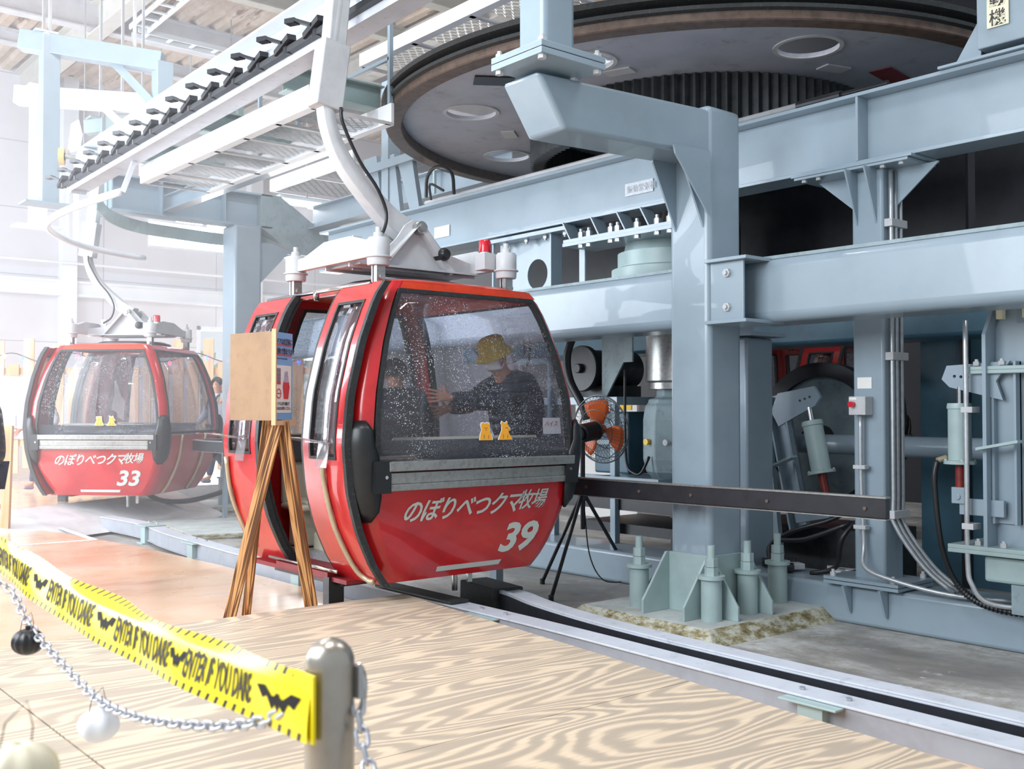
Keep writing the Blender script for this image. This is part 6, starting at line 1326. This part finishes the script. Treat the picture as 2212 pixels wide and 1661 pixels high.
    if hair:
        m = MB(); V = []; F = []; nu_, nv = 24, 12; X_ = R @ Vector(f).cross(Vector(ud)).normalized(); Fv = R @ f; Uv = R @ ud
        for j in range(nv+1):
            ph = PI*.62*j/nv
            for i in range(nu_):
                th = 2*PI*i/nu_; fr_ = math.cos(th); lim = ph if fr_ < .3 else ph*(1-.45*(fr_-.3)/.7); V.append(hc_+(X_*math.sin(th)*.093+Fv*fr_*.108)*math.sin(lim)*s+Uv*math.cos(lim)*.108*s)
        for j in range(nv):
            for i in range(nu_): F.append((j*nu_+i, j*nu_+(i+1) % nu_, (j+1)*nu_+(i+1) % nu_, (j+1)*nu_+i))
        m.quadmesh(V, F); m.build('hair', hair, T, smooth=True)
    for sx in (-1, 1):      # eyes and ears
        Xv = R @ Vector(f).cross(Vector(ud)).normalized(); Fv = R @ f; Uv = R @ ud
        m = MB(); c = W_(hd)+Xv*sx*.033*s+Fv*.082*s+Uv*.012*s; m.lathe([(0, -.011*s), (.009*s, -.006*s), (.011*s, 0), (.009*s, .006*s), (0, .011*s)], c, (0, 0, 1), 12, close=False); m.build('eye', INK, T, smooth=True)
        m = MB(); c = W_(hd)+Xv*sx*.085*s-Uv*.01*s; m.lathe([(0, -.03*s), (.014*s, -.018*s), (.018*s, 0), (.016*s, .02*s), (0, .032*s)], c, (0, 0, 1), 10, close=False); m.build('ear', SKIN, T, smooth=True)
    m = MB(); c = W_(hd)+(R @ f)*.088*s-(R @ ud)*.05*s; xv = (R @ Vector(f).cross(Vector(ud)).normalized())*.022*s; m.tube([c-xv, c+(R @ f)*.004, c+xv], .005*s, 6); m.build('mouth', plain('lips_%d' % len(bpy.data.materials), '#a8605a', .5), T, smooth=True)
    if hat:
        m = MB(); t_ax = (R @ (ud-f*.10)).normalized(); m.lathe([(.148*s, -.035*s), (.145*s, -.028*s), (.108*s, .015*s), (.106*s, .03*s), (.098*s, .095*s), (.07*s, .115*s), (0, .12*s)], hc_+t_ax*.03, t_ax, 36, close=False)
        o = m.build('bucket_hat', hat, T, smooth=True); q = o.modifiers.new('t', 'SOLIDIFY'); q.thickness = .006
    if mask:
        Xv = R @ Vector(f).cross(Vector(ud)).normalized(); Fv = R @ f; Uv = R @ ud; V = []; F = []
        for j in range(7):
            for i in range(9):
                a = -1.15+2.3*i/8; v_ = -.5+j/6; bul = .10+.03*math.cos(v_*2.6)*math.cos(a); V.append(W_(hd)-Uv*.045*s+Xv*math.sin(a)*.082*s+Fv*math.cos(a)*bul*s+Uv*v_*.10*s*(.6+.4*math.cos(a)))
        for j in range(6):
            for i in range(8): b = j*9+i; F.append((b, b+1, b+10, b+9))
        m = MB(); m.quadmesh(V, F); o = m.build('face_mask', WHT, T, smooth=True); q = o.modifiers.new('t', 'SOLIDIFY'); q.thickness = .003
        m = MB()
        for sx in (-1, 1):
            e_ = W_(hd)+Xv*sx*.094*s-Uv*.0; m.tube([W_(hd)-Uv*.02*s+Xv*sx*.078*s+Fv*.04*s, e_], .0025, 5); m.tube([W_(hd)-Uv*.075*s+Xv*sx*.072*s+Fv*.045*s, e_-Uv*.02], .0025, 5)
        m.build('mask_strap', WHT, T)
    if extra: extra(T, W_, R)
    return T
def J_stand(**k):
    J = dict(pelvis=(0, 0, .93), chest=(0, .0, 1.25), neck=(0, 0, 1.46), head=(0, .02, 1.60), shL=(-.19, 0, 1.39), shR=(.19, 0, 1.39), elL=(-.24, -.03, 1.12), elR=(.24, -.03, 1.12), wrL=(-.25, .06, .88), wrR=(.25, .06, .88),
             hipL=(-.09, 0, .88), hipR=(.09, 0, .88), knL=(-.10, .02, .49), knR=(.10, .02, .49), anL=(-.10, -.02, .09), anR=(.10, -.02, .09))
    J.update(k); return J
def stripes(T, W_, R):    # quilting seams of the padded jacket
    pass
# man in the cabin: facing -x, arm stretched out; floor of cabin at .37
MJ = J_stand(pelvis=(0, -.02, .80), chest=(0, .05, 1.11), neck=(0, .15, 1.31), head=(0, .22, 1.43), look=(0, 1, -.12), shL=(-.17, .10, 1.25), shR=(.16, .12, 1.24), elL=(-.20, .44, 1.11), wrL=(-.22, .82, 1.14), elR=(.18, .32, 1.10), wrR=(.14, .56, 1.06),
             hipL=(-.09, -.02, .76), hipR=(.09, -.02, .76), knL=(-.09, .08, .43), knR=(.09, .08, .43), spread=.35, thumbL=(0, .3, 1), thumbR=(0, 0, 1))
MAN = person('man in mustard bucket hat, white mask and dark quilted jacket reaching forward inside cabin 39', (5.44, 6.44, .37), 90, MJ, JKT, NAVYC, BLK, hair=None, hat=MUST, mask=True, s=1.07, pf=1.2)
# second passenger, dark hair and black jacket, back toward the viewer
PJ = J_stand(pelvis=(0, 0, .78), chest=(0, .05, 1.08), neck=(0, .11, 1.28), head=(0, .15, 1.40), hipL=(-.09, 0, .74), hipR=(.09, 0, .74), knL=(-.1, .12, .43), knR=(.1, .12, .43), shL=(-.17, .05, 1.2), shR=(.17, .05, 1.2), elL=(-.24, .08, .96), elR=(.24, .08, .96), wrL=(-.2, .25, .85), wrR=(.2, .25, .85))
person('dark-haired person in a black jacket standing at the door side inside cabin 39', (4.42, 6.62, .37), -20, PJ, plain('black_down_jacket', '#26272b', .7, 0, .2, 20), BLKM, BLK)
# person cut off at the left edge
pb = EYE+ray(-36, 885)*9.0; LJ = J_stand(elR=(.30, -.02, 1.14), wrR=(.16, .20, 1.05), elL=(-.3, 0, 1.14), wrL=(-.16, .2, 1.05))
person('person in a dark hooded jacket cut off by the left edge, elbow bent', (pb.x, pb.y, 0), 60, LJ, JKT, NAVYC, BLK, s=1.08)
# walker by the doorway
wb = EYE+ray(472, 1046)*18.3; WJ = J_stand(look=(-.3, 1, 0), knL=(-.1, .16, .50), anL=(-.1, .22, .12), knR=(.1, -.02, .48), anR=(.1, -.28, .13), elL=(-.25, -.10, 1.12), wrL=(-.22, .10, .93), elR=(.25, .1, 1.12), wrR=(.2, .28, .98))
def pack(T, W_, R):
    m = MB(); a = Matrix.Rotation(0, 3, 'Z'); V = [W_(p) for p in ((-.16, -.16, 1.42), (.16, -.16, 1.42), (.17, -.16, 1.0), (-.17, -.16, 1.0), (-.12, -.36, 1.38), (.12, -.36, 1.38), (.14, -.40, 1.04), (-.14, -.40, 1.04))]
    m.quadmesh(V, [(0, 1, 2, 3), (7, 6, 5, 4), (0, 4, 5, 1), (1, 5, 6, 2), (2, 6, 7, 3), (3, 7, 4, 0)]); m.build('backpack_body', BLK, T, bevel=.04, seg=3, smooth=40)
wk = person('walking person in a pale grey coat and navy trousers by the bright doorway', (wb.x, wb.y, .2), 95, WJ, GREYC, NAVYC, plain('grey_shoe', '#8b93a8', .8), s=1.08)
bp = thing('backpack', 'black backpack worn by the walking person near the bright doorway', 'backpack', (wb.x, wb.y, 1.3))
R = Matrix.Rotation(rad(95), 3, 'Z'); m = MB(); V = [R @ (Vector(p)*1.08)+Vector((wb.x, wb.y, .2)) for p in ((-.16, -.17, 1.42), (.16, -.17, 1.42), (.17, -.17, 1.0), (-.17, -.17, 1.0), (-.12, -.36, 1.38), (.12, -.36, 1.38), (.14, -.38, 1.04), (-.14, -.38, 1.04))]
m.quadmesh(V, [(0, 1, 2, 3), (7, 6, 5, 4), (0, 4, 5, 1), (1, 5, 6, 2), (2, 6, 7, 3), (3, 7, 4, 0)]); m.build('pack', BLK, bp, bevel=.04, seg=3, smooth=40)
for sx in (-.12, .12):
    m = MB(); m.tube([R @ (Vector(p)*1.08)+Vector((wb.x, wb.y, .2)) for p in ((sx, -.18, 1.42), (sx, -.06, 1.50), (sx, .10, 1.42), (sx, .16, 1.25), (sx, .02, 1.05), (sx, -.17, 1.05))], .016, 6); m.build('strap', BLKM, bp)
ws = EYE+ray(92, 1062)*16.9
person('person in mauve shoes and grey top walking behind the open door of cabin 33', (ws.x, ws.y, .2), 100, WJ, GREYC, NAVYC, PURP)

# ------------------------------------------------------------ thin bright haze added in the back half to imitate lens glare
t = NT('lens_veil_volume'); t.n.remove(t.b); v = t.add('ShaderNodeVolumeScatter'); v.inputs['Color'].default_value = (.93, .95, 1, 1); v.inputs['Density'].default_value = .023; v.inputs['Anisotropy'].default_value = .2
t.l(v.outputs[0], t.out.inputs['Volume'])
m = MB(); m.bb(-2.9, 17, 8.6, 25.9, -.1, 7.2); hz = m.build('veil', t.m); hz['kind'] = 'structure'
SC.cycles.volume_bounces = 1
